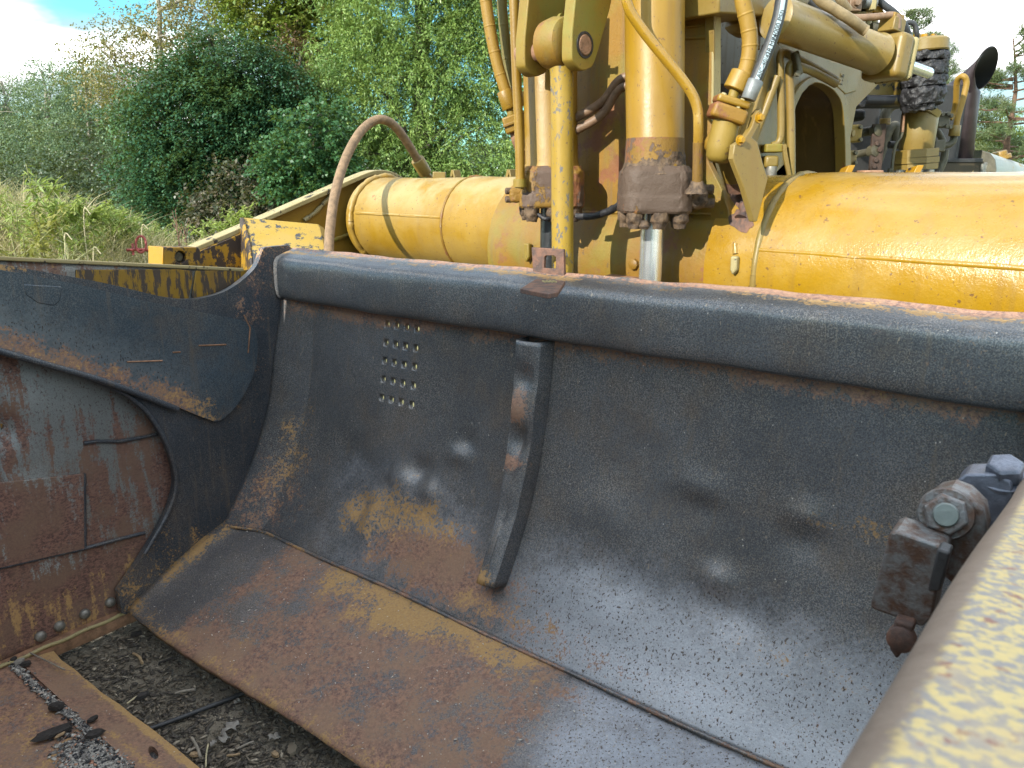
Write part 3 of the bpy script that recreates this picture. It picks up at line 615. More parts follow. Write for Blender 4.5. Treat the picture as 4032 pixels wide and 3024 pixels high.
# outer box of the left wall, its top rail and the yellow shoulder panels
mb = MB(); pts = [(s, topl(s) - 0.09) for s in (0.26, 0.6, 1.0, 1.29)]
mb.prism([AP(-0.10, s, z) for s, z in pts] + [AP(-0.10, 1.29, 0.2), AP(-0.10, 0.26, 0.2)], -EX * 0.20)
mb.build('outer_box', M['yellow_black'], bowl, 30)
for a, b in ((0.24, 1.3),):
    mb = MB(); mb.prism([AP(TW + 0.014, a, topl(a)), AP(TW + 0.014, b, topl(b)), AP(-0.10, b, topl(b) - 0.004), AP(-0.10, a, topl(a) - 0.004)], Z * 0.016)
    mb.build('top_rail', M['yellow_pale'], bowl, 30, bevel=0.004)  # pale colour stands for the sun on the rail's top edge
f_ = st_plane(TW + 0.012)
for lp in ([(300, 1062), (700, 1060), (757, 1066), (760, 1100), (748, 1160), (742, 1200), (300, 1200)], [(772, 1066), (1000, 1062), (1060, 1050), (1060, 1210), (765, 1210), (757, 1160)]):
    MB().prism([f_(*q) for q in lp], -EX * 0.010).build('shoulder_panel', M['yellow_streaked'], bowl, 30, bevel=0.003)
# clamp block on the rail
bq = AP(-0.08, 0.5, 1.55); f_ = lambda x, y: on_plane(x, y, bq, EX)
hub = f_(712, 1012)
o = MB().prism([f_(646, 973), f_(780, 973), f_(790, 985), f_(790, 1045), f_(646, 1045)], -EX * 0.09, [circ(hub, EY, Z, 0.026, n=20)]).build('rail_block', M['yellow_black'], bowl, 30, bevel=0.004)
MB().lathe(hub - EX * 0.03, EX, [(0, 0.026), (0.006, 0.0245), (0.012, 0.018)], 20).build('plug', M['engine_grey'], o, 40)
o2 = MB().prism([f_(640, 973), f_(640, 1046), f_(646, 1046), f_(646, 973)], -EX * 0.12).build('end_cap', M['yellow_bright'], o, 30, bevel=0.003)
# patch plate, weld and shadow lines, bolts and worn edge along the foot of the left wall
f_ = st_plane(TW)
pp = MB().prism([f_(-260, 1928), f_(0, 1897), f_(325, 1863), f_(328, 2158), f_(0, 2232), f_(-260, 2290)], EX * 0.013).build('patch_plate', M['steel_wall'], bowl, 30, bevel=0.003)
zone(pp, lambda t, s, z: (0.50 + 0.12 * bl(z, 0.65, 0.45) + 0.2 * bl(s, 1.2, 1.05), 0.0, 0.2))
lo_ = st_plane(TW + 0.004)
for pl in ([(640, 1706), (560, 1722), (470, 1738), (380, 1738), (330, 1745)], [(570, 2098), (480, 2120), (350, 2155), (0, 2235)], [(331, 1865), (333, 2158)]):
    b_ = bead('weld_shadow_line', [lo_(*q) for q in pl], 0.008, M['steel_side'], bowl); zone(b_, lambda t, s, z: (0, 0, 0))  # welds; the thick dark beads also draw the patch plate's shadow
for q in ((435, 2372), (335, 2418), (235, 2466), (160, 2506)):
    MB().lathe(lo_(*q), EX, [(-0.005, 0.022), (0.006, 0.021), (0.012, 0.016), (0.015, 0.006)], 18).build('bolt_head', M['bolt'], bowl, 50)
ed = MB(); e1, e2 = end_st(520, 2380, TW), end_st(120, 2575, TW)
for s0, s1 in ((0.60, 1.62),):
    ed.prism([AP(TW - 0.02, s0, 0.10), AP(TW + 0.022, s0, 0.092), AP(TW + 0.028, s0, 0.066), AP(TW + 0.018, s0, 0.022), AP(TW - 0.02, s0, 0.015)], EY * (s1 - s0))
o = ed.build('side_cutting_edge', M['rust_light'], bowl, 30, bevel=0.004)
MB().tube([AP(TW + 0.024, s, 0.085 + 0.003 * math.sin(40 * s)) for s in np.linspace(0.62, 1.6, 40)], 0.008, 8).build('worn_edge', M['yellow_pale'], o, 60)
# floor of the bowl: rust sheet, groove, cutting edge with bolt slots
ZF = 0.075
mb = MB(); T_ = np.linspace(-0.05, 2.99, 110); S_ = np.linspace(1.405, 3.4, 40)
mb.v = [AP(t, s, ZF + 0.004 * mnoise.noise(Vector((t * 4, s * 4, 0)))) for t in T_ for s in S_]; m = len(S_)
mb.f = [[i * m + j, (i + 1) * m + j, (i + 1) * m + j + 1, i * m + j + 1] for i in range(len(T_) - 1) for j in range(m - 1)]; mb.mi = [0] * len(mb.f)
fl = mb.build('bowl_floor', M['steel_floor'], bowl, smooth=None); fl.data.shade_smooth()
if fl.data.polygons[0].normal.z < 0: fl.data.flip_normals()
zone(fl, lambda t, s, z: (0.72, 0.12 + 0.25 * gz(t, s, 0.6, 1.5, 0.5, 0.2), 0.0)); sd = fl.modifiers.new('plate', 'SOLIDIFY'); sd.thickness = 0.03; sd.offset = -1
slots = []
for t0 in (0.845, 1.0, 1.62, 1.78, 2.4, 2.56):
    for s_ in (1.315,):
        slots.append((t0, s_ + (0.02 if t0 in (1.0, 1.78, 2.56) else 0)))
lop = [AP(t, 1.262 + 0.010 * math.sin(t * 4 + 1) + 0.006 * mnoise.noise(Vector((t * 9, 0, 0))), ZF - 0.018) for t in np.linspace(-0.05, 2.99, 90)]
lop2 = [AP(t, 1.393, ZF + 0.006) for t in np.linspace(2.99, -0.05, 12)]
hs = []
for t0, s0 in slots: hs.append([q + Z * ((1.393 - (q - AO).dot(EY)) * -0.18 + 0.0) for q in circ(AP(t0, s0, ZF + 0.006), (EX * 0.97 + EY * 0.25).normalized(), (EY * 0.97 - EX * 0.25).normalized(), 0.040, 0.013, 14)])
ce = MB().prism(lop + lop2, -Z * 0.032, hs).build('cutting_edge', M['steel_floor'], bowl, 30, bevel=0.0)
zone(ce, lambda t, s, z: (0.85, 0.75 * bl(s, 1.30, 1.27) + 0.6 * gz(t, s, 1.05, 1.35, 0.2, 0.04), 0.0))
eb_o = MB().prism([AP(-0.05, 1.3, ZF - 0.034), AP(2.99, 1.3, ZF - 0.034), AP(2.99, 1.42, ZF - 0.034), AP(-0.05, 1.42, ZF - 0.034)], -Z * 0.01).build('edge_backing', M['steel_side'], bowl, 30)
zone(eb_o, lambda t, s, z: (0.3, 0.2, 0))
b_ = bead('edge_weld', [AP(t, 1.398 - 0.0, ZF - 0.006) for t in np.linspace(-0.05, 2.9, 30)], 0.007, M['rusty'], bowl)
# right wall: boxed, with a rounded rim next to the camera
TR_ = 3.03; a_, b_2 = end_st(4032, 1830, TR_), end_st(3190, 3024, TR_); sl_ = (b_2[1] - a_[1]) / (b_2[0] - a_[0])
def topr(s):
    z = a_[1] + sl_ * (s - a_[0])
    return z
mb = MB(); S_ = np.linspace(0.25, 3.2, 110); rr_ = 0.028
cross = [(0.0, -1.2), (0.0, -0.5), (0.0, -0.15)] + [(rr_ * (1 - math.cos(a)), -rr_ * (1 - math.sin(a))) for a in np.linspace(0, math.pi / 2, 9)] + [(0.08, 0.0), (0.12, 0), (0.18, 0.0), (0.26, -0.002), (0.36, 0), (0.48, 0), (0.5, -0.03), (0.5, -1.2)]
for s in S_:
    for dt, dz in cross: mb.v.append(AP(TR_ + dt + 0.002 * math.sin(s * 7 + dt * 9), s, max(0.08, topr(s) + dz + 0.0025 * mnoise.noise(Vector((s * 6, dt * 6, 0))))))
m = len(cross); mb.f = [[i * m + j, (i + 1) * m + j, (i + 1) * m + j + 1, i * m + j + 1] for i in range(len(S_) - 1) for j in range(m - 1)]; mb.mi = [0] * len(mb.f)
o = mb.build('side_wall', M['mottled'], bowl, smooth=None); o.data.shade_smooth()
zone(o, lambda t, s, z: (1.0 * bl(t, TR_ + 0.036, TR_ + 0.006), 0, 0)); o['label'] = 'near side wall with mottled yellow paint worn to grey steel'
# unseen ejector plate behind the viewpoint, its height set to shade the bowl
mb = MB(); mb.prism([AP(-0.06, 3.35, 0.1), AP(3.02, 3.35, 0.1), AP(3.02, 3.35, 3.26), AP(-0.06, 3.35, 3.26)], EY * 0.03)
ej = mb.build('ejector_plate', M['ejector'], bowl, 30)
for t in (0.5, 1.5, 2.5): 
    MB().box(AP(t, 3.46, 1.6), 0.05, 0.08, 1.5, EX, EY, Z).build('ejector_rib', M['yellow'], ej, 30)

# hinge hardware on the near wall
def face(s): 
    q = AP(3, s, 1.4); return lambda x, y: on_plane(x, y, q, EY)
hg = thing('hinge_clamp', 'rusty bolted clamp with a big hex nut on the near yellow wall', 'clamp', AP(2.98, 1.05, 1.3))
f_ = face(1.20)
o = MB().prism([f_(3502, 2098), f_(3530, 2092), f_(3695, 2148), f_(3720, 2170), f_(3668, 2440), f_(3630, 2470), f_(3440, 2402), f_(3424, 2390)], -EY * 0.06).build('clamp_block', M['block'], hg, 35, bevel=0.0035, seg=2)
f_ = face(1.12)
cc = f_(3738, 2035); lk = [f_(3628, 2015), f_(3650, 1965), f_(3690, 1935), f_(3745, 1925), f_(3810, 1950), f_(3870, 2010), f_(3885, 2090), f_(3840, 2210), f_(3780, 2330), f_(3610, 2180)]
o = MB().prism(lk, -EY * 0.05).build('link_plate', M['block'], hg, 35, bevel=0.006, seg=3)
ax_ = (EY * 0.93 + Z * 0.30 + EX * 0.12).normalized(); bc = f_(3725, 2020) + EY * 0.002
MB().lathe(bc, ax_, [(0, 0.036), (0.006, 0.036), (0.010, 0.034)], 28).build('washer', M['block'], hg, 40)
MB().lathe(bc + ax_ * 0.010, ax_, [(0, 0.029), (0.016, 0.029), (0.019, 0.026)], 6).build('hex_nut', M['block'], hg, 30, bevel=0.0015)
MB().lathe(bc + ax_ * 0.029, ax_, [(0, 0.0165), (0.004, 0.0160), (0.0055, 0.0145)], 24).build('bolt_end', M['zinc'], hg, 40)
f_ = face(0.98)
MB().prism([f_(3762, 1900), f_(3800, 1868), f_(3925, 1866), f_(3982, 1895), f_(3990, 1960), f_(3930, 2060), f_(3880, 2090), f_(3760, 1960)], -EY * 0.06).build('rear_block', M['bolt_blue'], hg, 35, bevel=0.0035, seg=2)
f_ = face(0.95); q = f_(3955, 1862)
MB().hexbolt(q - Z * 0.012, (Z * 0.9 + EY * 0.35).normalized(), 0.026, 0.028, 0.034).build('rear_nut', M['bolt_blue'], hg, 30, bevel=0.0015)
f_ = face(1.22)
MB().prism([f_(3520, 2440), f_(3600, 2462), f_(3570, 2545), f_(3530, 2600), f_(3500, 2560)], -EY * 0.04).build('lower_tab', M['rusty'], hg, 35, bevel=0.004)
MB().lathe(f_(3548, 2515), EY, [(-0.01, 0.018), (0.006, 0.018), (0.010, 0.012)], 14).build('lower_bolt', M['rusty'], hg, 40)
MB().prism([face(1.25)(3690, 2160), face(1.25)(3740, 2180), face(1.25)(3700, 2330), face(1.25)(3650, 2330)], -EY * 0.03).build('rubber_strip', M['hose_black'], hg, 35, bevel=0.003)

# ================================================================== DRAFT FRAME (tube, arm, gooseneck, lift cylinders, lines)
df = thing('draft_frame', 'yellow draft frame of a scraper: big cross tube, gooseneck, twin lift cylinders and hydraulic lines', 'draft frame', TP(0.5, 0, -0.4))
TPZ = Z; 
def ring_frame(k): return TP(k), ET
def tube_seg(name, k0, k1, r, mat, n=96, wob=0.0, ends=0.0, dz=0.0):
    ks = np.linspace(k0, k1, max(3, int(abs(k1 - k0) / 0.04))); prof = [(k, r + (ends if (abs(k - k0) < 0.02) else 0)) for k in ks]
    mb = MB().lathe(TP(0, 0, dz), ET, prof, n)
    if wob:
        for v in mb.v:
            d = v - TA - Z * dz; d -= ET * d.dot(ET)
            v += d.normalized() * (wob * (mnoise.noise(v * 2.2) + 0.5 * mnoise.noise(v * 6)))
    return mb.build(name, mat, df, smooth=40)
KL = k_at(1380, 0.245, 0.082); KM = k_at(1880)
tr_ = tube_seg('tube', -2.2, 0.0, TR + 0.008, M['yellow_clean'], wob=0.004); tr_['label'] = 'glossy bright yellow right half of the tube'
tc_ = tube_seg('tube_collar', 0.0, 0.20, TR, M['yellow_clean'], wob=0.003)
tm_ = tube_seg('tube_centre', 0.20, k_at(2110), TR - 0.004, M['yellow_worn'], wob=0.006); tube_seg('tube_neck', k_at(2130), KM, TRL + 0.004, M['yellow_tube_left'], wob=0.004, dz=LDZ)
tl_ = tube_seg('tube', KM - 0.1, KL + 0.05, TRL, M['yellow_tube_left'], wob=0.004, dz=LDZ); tl_['label'] = 'dusty pale yellow left half of the tube'
def ring_bead(k, r, rad, mat, amp=0.4, dz=0.0):
    a, b = EN, Z; pts = []
    for i in range(90):
        th = 2 * math.pi * i / 90; pts.append(TP(k, 0, dz) + (a * math.cos(th) + b * math.sin(th)) * r)
    pts.append(pts[0]); rs = [rad * (1 + amp * (random.random() - 0.5)) for _ in pts]
    return MB().tube(pts, rs, 8).build('weld_ring', mat, df, 60)
ring_bead(0.0, TR + 0.004, 0.013, M['yellow_pale'] if False else M['yellow_dull'], 0.3)
ring_bead(KL - 0.01, TRL + 0.004, 0.020, M['yellow_tube_left'], 0.5, LDZ); ring_bead(KM, TRL + 0.004, 0.009, M['yellow_worn'], dz=LDZ)
def tube_pt(k, px, py):     # point on the tube's front where the pixel ray meets it
    d = ray(px, py).normalized(); o = CAM - TA; o -= ET * o.dot(ET); dd = d - ET * d.dot(ET)
    a, b, c = dd.dot(dd), 2 * o.dot(dd), o.dot(o) - TR * TR; s = b * b - 4 * a * c
    return CAM + d * ((-b - math.sqrt(max(s, 0))) / (2 * a))
def strip(name, a, b, r, wd, th, mat, nseg=40, dz=0.0):     # lap strip along the tube between angle th0..
    mb = MB(); m = 5
    for i in range(nseg + 1):
        k = a + (b - a) * i / nseg
        for j in range(m):
            an = th + wd * (j / (m - 1) - 0.5); rr = r + (0.005 if 0 < j < m - 1 else -0.003) + 0.0015 * mnoise.noise(Vector((k * 8, j, 0)))
            mb.v.append(TP(k, 0, dz) + (EN * math.cos(an) + Z * math.sin(an)) * rr)
    mb.f = [[i * m + j, (i + 1) * m + j, (i + 1) * m + j + 1, i * m + j + 1] for i in range(nseg) for j in range(m - 1)]; mb.mi = [0] * len(mb.f)
    return mb.build(name, mat, df, 60)
def ang(px, py):
    q = tube_pt(0, px, py) - TA; return math.atan2(q.z, q.dot(EN))
a1 = ang(3700, 1035); strip('lap_seam', -2.2, 0.0, TR + 0.007, 0.06, a1, M['yellow_clean'])
a2 = 0.20; strip('lap_seam', k_at(1940), KL - 0.05, TRL, 0.075, a2, M['yellow_tube_left'], dz=LDZ)
# left flange and draft arm
def fplane(k): q = TP(k); return lambda x, y: on_plane(x, y, q, ET)
f_ = fplane(KL + 0.12)
web = [f_(1585, 715), f_(1540, 685), f_(1500, 675), f_(1440, 690), f_(1300, 752), f_(1000, 882), f_(760, 985), f_(500, 1098), f_(500, 1230), f_(1000, 1230), f_(1300, 1180), f_(1450, 1120), f_(1560, 1000), f_(1600, 850)]
o = MB().prism(web, ET * 0.035).build('draft_arm', M['yellow'], df, 30)
fl_px = [(1600, 780), (1590, 722), (1560, 692), (1510, 672), (1455, 672), (1380, 700), (1300, 735), (1000, 866), (760, 968), (500, 1083), (300, 1172)]
mb = MB(); top = [f_(*q) for q in fl_px]; cx_ = crv(top, 4); m = 4
for i, q in enumerate(cx_):
    tn = (cx_[min(i + 1, len(cx_) - 1)] - cx_[max(i - 1, 0)]).normalized(); up = tn.cross(ET).normalized()
    if up.z < 0: up = -up
    for e, h in ((-0.045, 0), (0.06, 0), (0.06, -0.026), (-0.045, -0.026)): mb.v.append(q + ET * e + up * h)
mb.f = [[i * m + j, (i + 1) * m + j, (i + 1) * m + (j + 1) % m, i * m + (j + 1) % m] for i in range(len(cx_) - 1) for j in range(m)]; mb.mi = [0] * len(mb.f)
mb.build('arm_flange', M['yellow_pale'], df, 40, bevel=0.004)
f_ = fplane(KL + 0.11)
bead('arm_weld', [f_(1318, 745), f_(1285, 790), f_(1240, 838), f_(1198, 868)], 0.012, M['yellow_pale'], df)
bead('arm_weld', [f_(1300, 950), f_(1370, 925)], 0.012, M['yellow_moss'], df)
f_ = fplane(KL + 0.06)
o = MB().prism([f_(500, 1112), f_(960, 915), f_(1010, 920), f_(1000, 1230), f_(500, 1230)], ET * 0.03).build('flaked_cover', M['yellow_black'], df, 30, bevel=0.003)
D0 = f_(960, 870).y + 0.12
o = MB().prism([P(958, 856, D0 - 0.10), P(1252, 882, D0 - 0.05), P(1262, 900, D0 - 0.08), P(1285, 1010, D0 - 0.40), P(1300, 1080, D0 - 0.48), P(1000, 1080, D0 - 0.48), P(985, 960, D0 - 0.30)], Vector((0.02, 0.04, -0.02))).build('sloped_guard', M['yellow_few'], df, 30, bevel=0.004)
MB().prism([P(952, 858, D0 - 0.09), P(960, 856, D0 - 0.12), P(988, 960, D0 - 0.31), P(1000, 1080, D0 - 0.48), P(952, 1080, D0 - 0.1)], Vector((-0.012, 0.0, 0))).build('guard_end', M['yellow_black'], df, 30, bevel=0.003)
# lugs on top of the tube
def lug(px, py, wpx, D, mat, name='tube_lug'):
    c = P(px, py, D); k = px_size(1, D); x = ET * -1; 
    mb = MB(); hw = wpx * k / 2; h = 30 * k
    mb.prism([c + x * -hw * 1.2 - Z * 0.06, c - x * hw * 0.25 + Z * h, c + x * hw * 0.35 + Z * h, c + x * hw * 1.2 - Z * 0.06, c + x * hw * 0.7 - Z * 0.06, c + x * hw * 0.15 + Z * h * 0.45, c - x * hw * 0.7 - Z * 0.06], EN * -0.05)
    return mb.build(name, mat, df, 30, bevel=0.002)
for px, py, wd, k in ((1780, 700, 46, None), (2000, 698, 52, None)):
    D = TP(k_at(px)).y; lug(px, py, wd, D + 0.12, M['yellow_dull'])
for px, py, wd in ((3345, 688, 60), (3615, 688, 58)):
    D = TP(k_at(px)).y; c = P(px, py + 12, D + 0.10); k = px_size(1, D)
    xx = Vector((1, 0, 0))
    MB().prism([c - xx * 30 * k, c - xx * 8 * k + Z * 50 * k, c + xx * 18 * k + Z * 50 * k, c - xx * 0 * k], Vector((0.01, 0.09, -0.01))).build('tube_lug', M['yellow_bright'], df, 30, bevel=0.002)
c0 = P(3440, 700, TP(k_at(3440)).y + 0.12); k = px_size(1, 2.7)
MB().prism([c0 + Vector((-50 * k, 0, -0.02)), c0 + Vector((-38 * k, 0, 30 * k)), c0 + Vector((40 * k, 0, 30 * k)), c0 + Vector((46 * k, 0, -0.02))], Vector((0, 0.08, 0))).build('brown_pad', M['rust_light'], df, 30, bevel=0.004)
D = TP(k_at(1730)).y; MB().bar(P(1705, 694, D), P(1755, 696, D), 0.045, 0.05).build('stub_pad', M['yellow_dull'], df, 30, bevel=0.004)
# drips of paint / drain spouts on the tube front
for px, py in ((2900, 1035), (2086, 985)):
    q = tube_pt(0, px, py); k = px_size(1, q.y)
    o = MB().prism([q + ET * 14 * k + Z * 28 * k, q - ET * 14 * k + Z * 28 * k, q - ET * 17 * k - Z * 26 * k, q - Z * 48 * k, q + ET * 13 * k - Z * 28 * k], EN * 0.025).build('drain_spout', M['yellow_pale'] if px > 2500 else M['yellow_moss'], df, 30, bevel=0.006)
q = tube_pt(0, 2895, 960); bead('spout_bead', [q, tube_pt(0, 2897, 1000)], 0.011, M['yellow_clean'], df)
# rust torn patch with flaking bead right of the cylinders
bead('flaking_bead', [tube_pt(0, x, y) + EN * 0.004 for x, y in ((2905, 720), (2925, 770), (2935, 820), (2920, 860))], 0.020, M['rusty'], df, n=9, amp=0.9)
for px, py in ((2930, 780), (2920, 870)):
    q = tube_pt(0, px, py); k = px_size(1, q.y)
    pts = []
    for i in range(16):
        th = 2 * math.pi * i / 16; r = (0.75 + 0.4 * random.random()); pts.append((px + 50 * r * math.cos(th), py + 48 * r * math.sin(th)))
    base = [tube_pt(0, *p_) for p_ in pts]; cen = tube_pt(0, px, py); vv = [cen + EN * 0.006]; mbp = MB()
    mbp.add([cen + (cen - TP((cen - TA).dot(ET))).normalized() * 0.006] + [b + (b - TP((b - TA).dot(ET))).normalized() * 0.003 for b in base], [(0, i + 1, (i + 1) % 16 + 1) for i in range(16)])
    mbp.build('rust_patch', M['rusty'], df, 60)

# gooseneck front plate and side structure
GQ = 0.28
def gp(q): pt = TP(0, q); return lambda x, y: on_plane(x, y, pt, EN)
f_ = gp(GQ)
gpx = [(2262, -500), (2800, -500), (2806, 480), (2795, 560), (2770, 660), (2800, 760), (2860, 850), (2860, 900), (2262, 900)]
gpx = [(2100, -500), (2808, -500), (2806, 300), (2804, 480), (2796, 560), (2790, 640), (2840, 740), (2870, 830), (2870, 900), (2100, 900)]
MB().prism([f_(*q) for q in gpx], -EN * 0.03).build('gooseneck_plate', M['yellow_worn'], df, 30, bevel=0.004)
bead('plate_weld', [f_(x, y) for x, y in ((2270, 836), (2500, 838), (2800, 845))], 0.006, M['yellow_worn'], df)
bead('plate_weld', [f_(2690, 108), f_(2770, 100)], 0.006, M['yellow_worn'], df); bead('plate_weld', [f_(2690, 152), f_(2790, 146)], 0.006, M['yellow_worn'], df)
ec = MB().prism([f_(2800, -500), f_(2812, -500), f_(2809, 480), f_(2798, 480)], -EN * 0.05).build('plate_edge', M['yellow_pale'], df, 30, bevel=0.003)
GE = f_(2806, 300); GD = GE.dot(ET)          # side plane of the gooseneck runs away from this edge along -EN
def sp(back=0.0): pt = GE + ET * back; return lambda x, y: on_plane(x, y, pt, ET)
f_ = sp(0.42)
MB().prism([f_(2700, -400), f_(3330, -400), f_(3330, 760), f_(2700, 760)], ET * 0.02).build('inner_wall', M['beige'], df, 30)
f_ = sp(0.0)
# side plate with the tall opening, plus the window by the front edge
win = [(2816, 540), (2816, 110), (2826, 68), (2850, 52), (3050, 60), (3075, 100), (3000, 330), (2930, 560), (2880, 640)]
outer = [(2808, -420), (3460, -420), (3460, 330), (3372, 420), (3345, 560), (3345, 740), (2840, 740), (2815, 640)]
arch = [(3112, 745), (3112, 470), (3122, 420), (3150, 362), (3180, 332), (3212, 318), (3255, 328), (3300, 358), (3330, 420), (3338, 560), (3338, 745)]
arch = [(3130, 738), (3126, 470), (3134, 420), (3158, 368), (3186, 338), (3214, 326), (3252, 336), (3292, 366), (3318, 422), (3328, 560), (3330, 738)]
MB().prism([f_(*q) for q in outer], ET * 0.035, [[f_(*q) for q in win], [f_(*q) for q in arch]]).build('side_frame', M['yellow_dull'], df, 30, bevel=0.003)
# deep liner of the tall opening
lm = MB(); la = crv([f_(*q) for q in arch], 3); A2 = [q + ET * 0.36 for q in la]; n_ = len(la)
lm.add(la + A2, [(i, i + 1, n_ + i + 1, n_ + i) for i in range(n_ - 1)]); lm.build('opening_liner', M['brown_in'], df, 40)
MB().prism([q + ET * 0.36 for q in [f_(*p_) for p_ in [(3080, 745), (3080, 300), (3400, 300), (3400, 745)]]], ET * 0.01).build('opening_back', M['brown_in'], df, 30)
# rounded rim round the opening
rimp = crv([sp(-0.012)(*q) for q in [(3106, 700), (3106, 470), (3114, 410), (3142, 350), (3176, 315), (3214, 300), (3262, 312), (3310, 350), (3340, 412), (3350, 560), (3352, 740)]], 5)
mb = MB(); m = 4; iu = [sp(-0.012)(*q) for q in arch]
ins = crv(iu, 5)
for q, r_ in zip(rimp, ins): mb.v += [q, r_, r_ + ET * 0.05, q + ET * 0.05]
mb.f = [[i * m + j, (i + 1) * m + j, (i + 1) * m + (j + 1) % m, i * m + (j + 1) % m] for i in range(min(len(rimp), len(ins)) - 1) for j in range(m)]; mb.mi = [0] * len(mb.f)
mb.build('opening_rim', M['yellow_dull'], df, 40, bevel=0.003)
# flange and boss above the window, diagonal web
f0 = sp(-0.06)
MB().prism([f0(2832, -60), f0(3046, -60), f0(3046, 55), f0(3020, 62), f0(2832, 52)], ET * 0.25).build('top_flange', M['yellow_dull'], df, 30, bevel=0.006)
c = sp(0.06)(2965, 62); MB().lathe(c, -Z, [(0, 0.10), (0.04, 0.10), (0.055, 0.085), (0.07, 0.06)], 32).build('pin_boss', M['yellow_dull'], df, 40)
MB().lathe(c - Z * 0.06, -Z, [(0, 0.035), (0.06, 0.035)], 14).build('boss_bolt', M['yellow_dull'], df, 40)
mb = MB(); f1 = sp(-0.03); mb.prism([f1(3058, 165), f1(3085, 195), f1(2972, 600), f1(2915, 600), f1(2960, 470)], ET * 0.06); mb.build('diagonal_web', M['yellow_dull'], df, 30, bevel=0.006)
f1 = sp(-0.015); MB().prism([f1(3060, 150), f1(3250, 208), f1(3272, 240), f1(3395, 262), f1(3372, 360), f1(3330, 372), f1(3250, 300), f1(3070, 200)], ET * 0.03).build('cast_ledge', M['yellow_dull'], df, 30, bevel=0.005)
def text_mesh(name, body, origin, xdir, ydir, size, mat, parent, ext=0.0008, align='LEFT'):
    cu = bpy.data.curves.new(name, 'FONT'); cu.body = body; cu.size = size; cu.extrude = ext; cu.align_x = align; cu.resolution_u = 3
    t = bpy.data.objects.new(name, cu); COL.objects.link(t); bpy.context.view_layer.update()
    dg = bpy.context.evaluated_depsgraph_get(); me = bpy.data.meshes.new_from_object(t.evaluated_get(dg)); bpy.data.objects.remove(t)
    xdir = Vector(xdir).normalized(); zd = xdir.cross(ydir).normalized(); yd = zd.cross(xdir)
    mat4 = Matrix((xdir, yd, zd)).transposed().to_4x4(); mat4.translation = Vector(origin) - root_loc(parent); me.transform(mat4)
    me.materials.clear(); o = bpy.data.objects.new(name, me); COL.objects.link(o); o.parent = parent; me.materials.append(mat); return o
f2 = sp(-0.017); ux = (f2(3322, 305) - f2(3328, 330)); uy = f2(3300, 310) - f2(3330, 315)
text_mesh('cast_letters', 'M E', f2(3314, 336), f2(3326, 268) - f2(3314, 336), f2(3300, 330) - f2(3326, 338), 0.030, M['engine_grey'], df, 0.004)

# clevis, link, lift cylinders
kr = k_at(2330, 0.62); Dk = 0.0
cl_pt = TP(kr, 0.62); fcl = lambda x, y: on_plane(x, y, cl_pt, ET)
facepx = [(2282, -160), (2253, 118), (2251, 215), (2258, 245), (2287, 275), (2318, 271), (2345, 236), (2402, 36), (2440, -160)]
face_ = [fcl(*q) for q in facepx]; fs_ = [face_[0]] + crv(face_[1:8], 4) + [face_[-1]]
MB().prism(fs_, ET * 0.045).build('clevis_plate', M['yellow_moss'], df, 30, bevel=0.004)
sh_ = ET * 0.215
MB().prism([q + sh_ for q in fs_], ET * 0.045).build('clevis_plate', M['yellow_moss'], df, 30, bevel=0.004)
pc = fcl(2302, 177); o = MB().lathe(pc - ET * 0.001, -ET, [(-0.3, 0.033), (0.0, 0.033), (0.004, 0.030)], 24).build('clevis_pin', M['rust_light'], df, 40)
MB().lathe(pc - ET * 0.0005, -ET, [(0, 0.042), (0.003, 0.042), (0.003, 0.034)], 24, caps=False).build('pin_seat', M['black_grease_and_slot'], o, 40)
gf_ = on_plane(2208, 78, cl_pt + sh_, ET)
MB().lathe(gf_, -ET, [(0, 0.010), (0.035, 0.010), (0.035, 0.013), (0.05, 0.013)], 12).build('grease_fitting', M['rust_light'], df, 50)
MB().lathe(gf_, -ET, [(-0.005, 0.022), (0.010, 0.020)], 20).build('fitting_boss', M['yellow_moss'], df, 40)
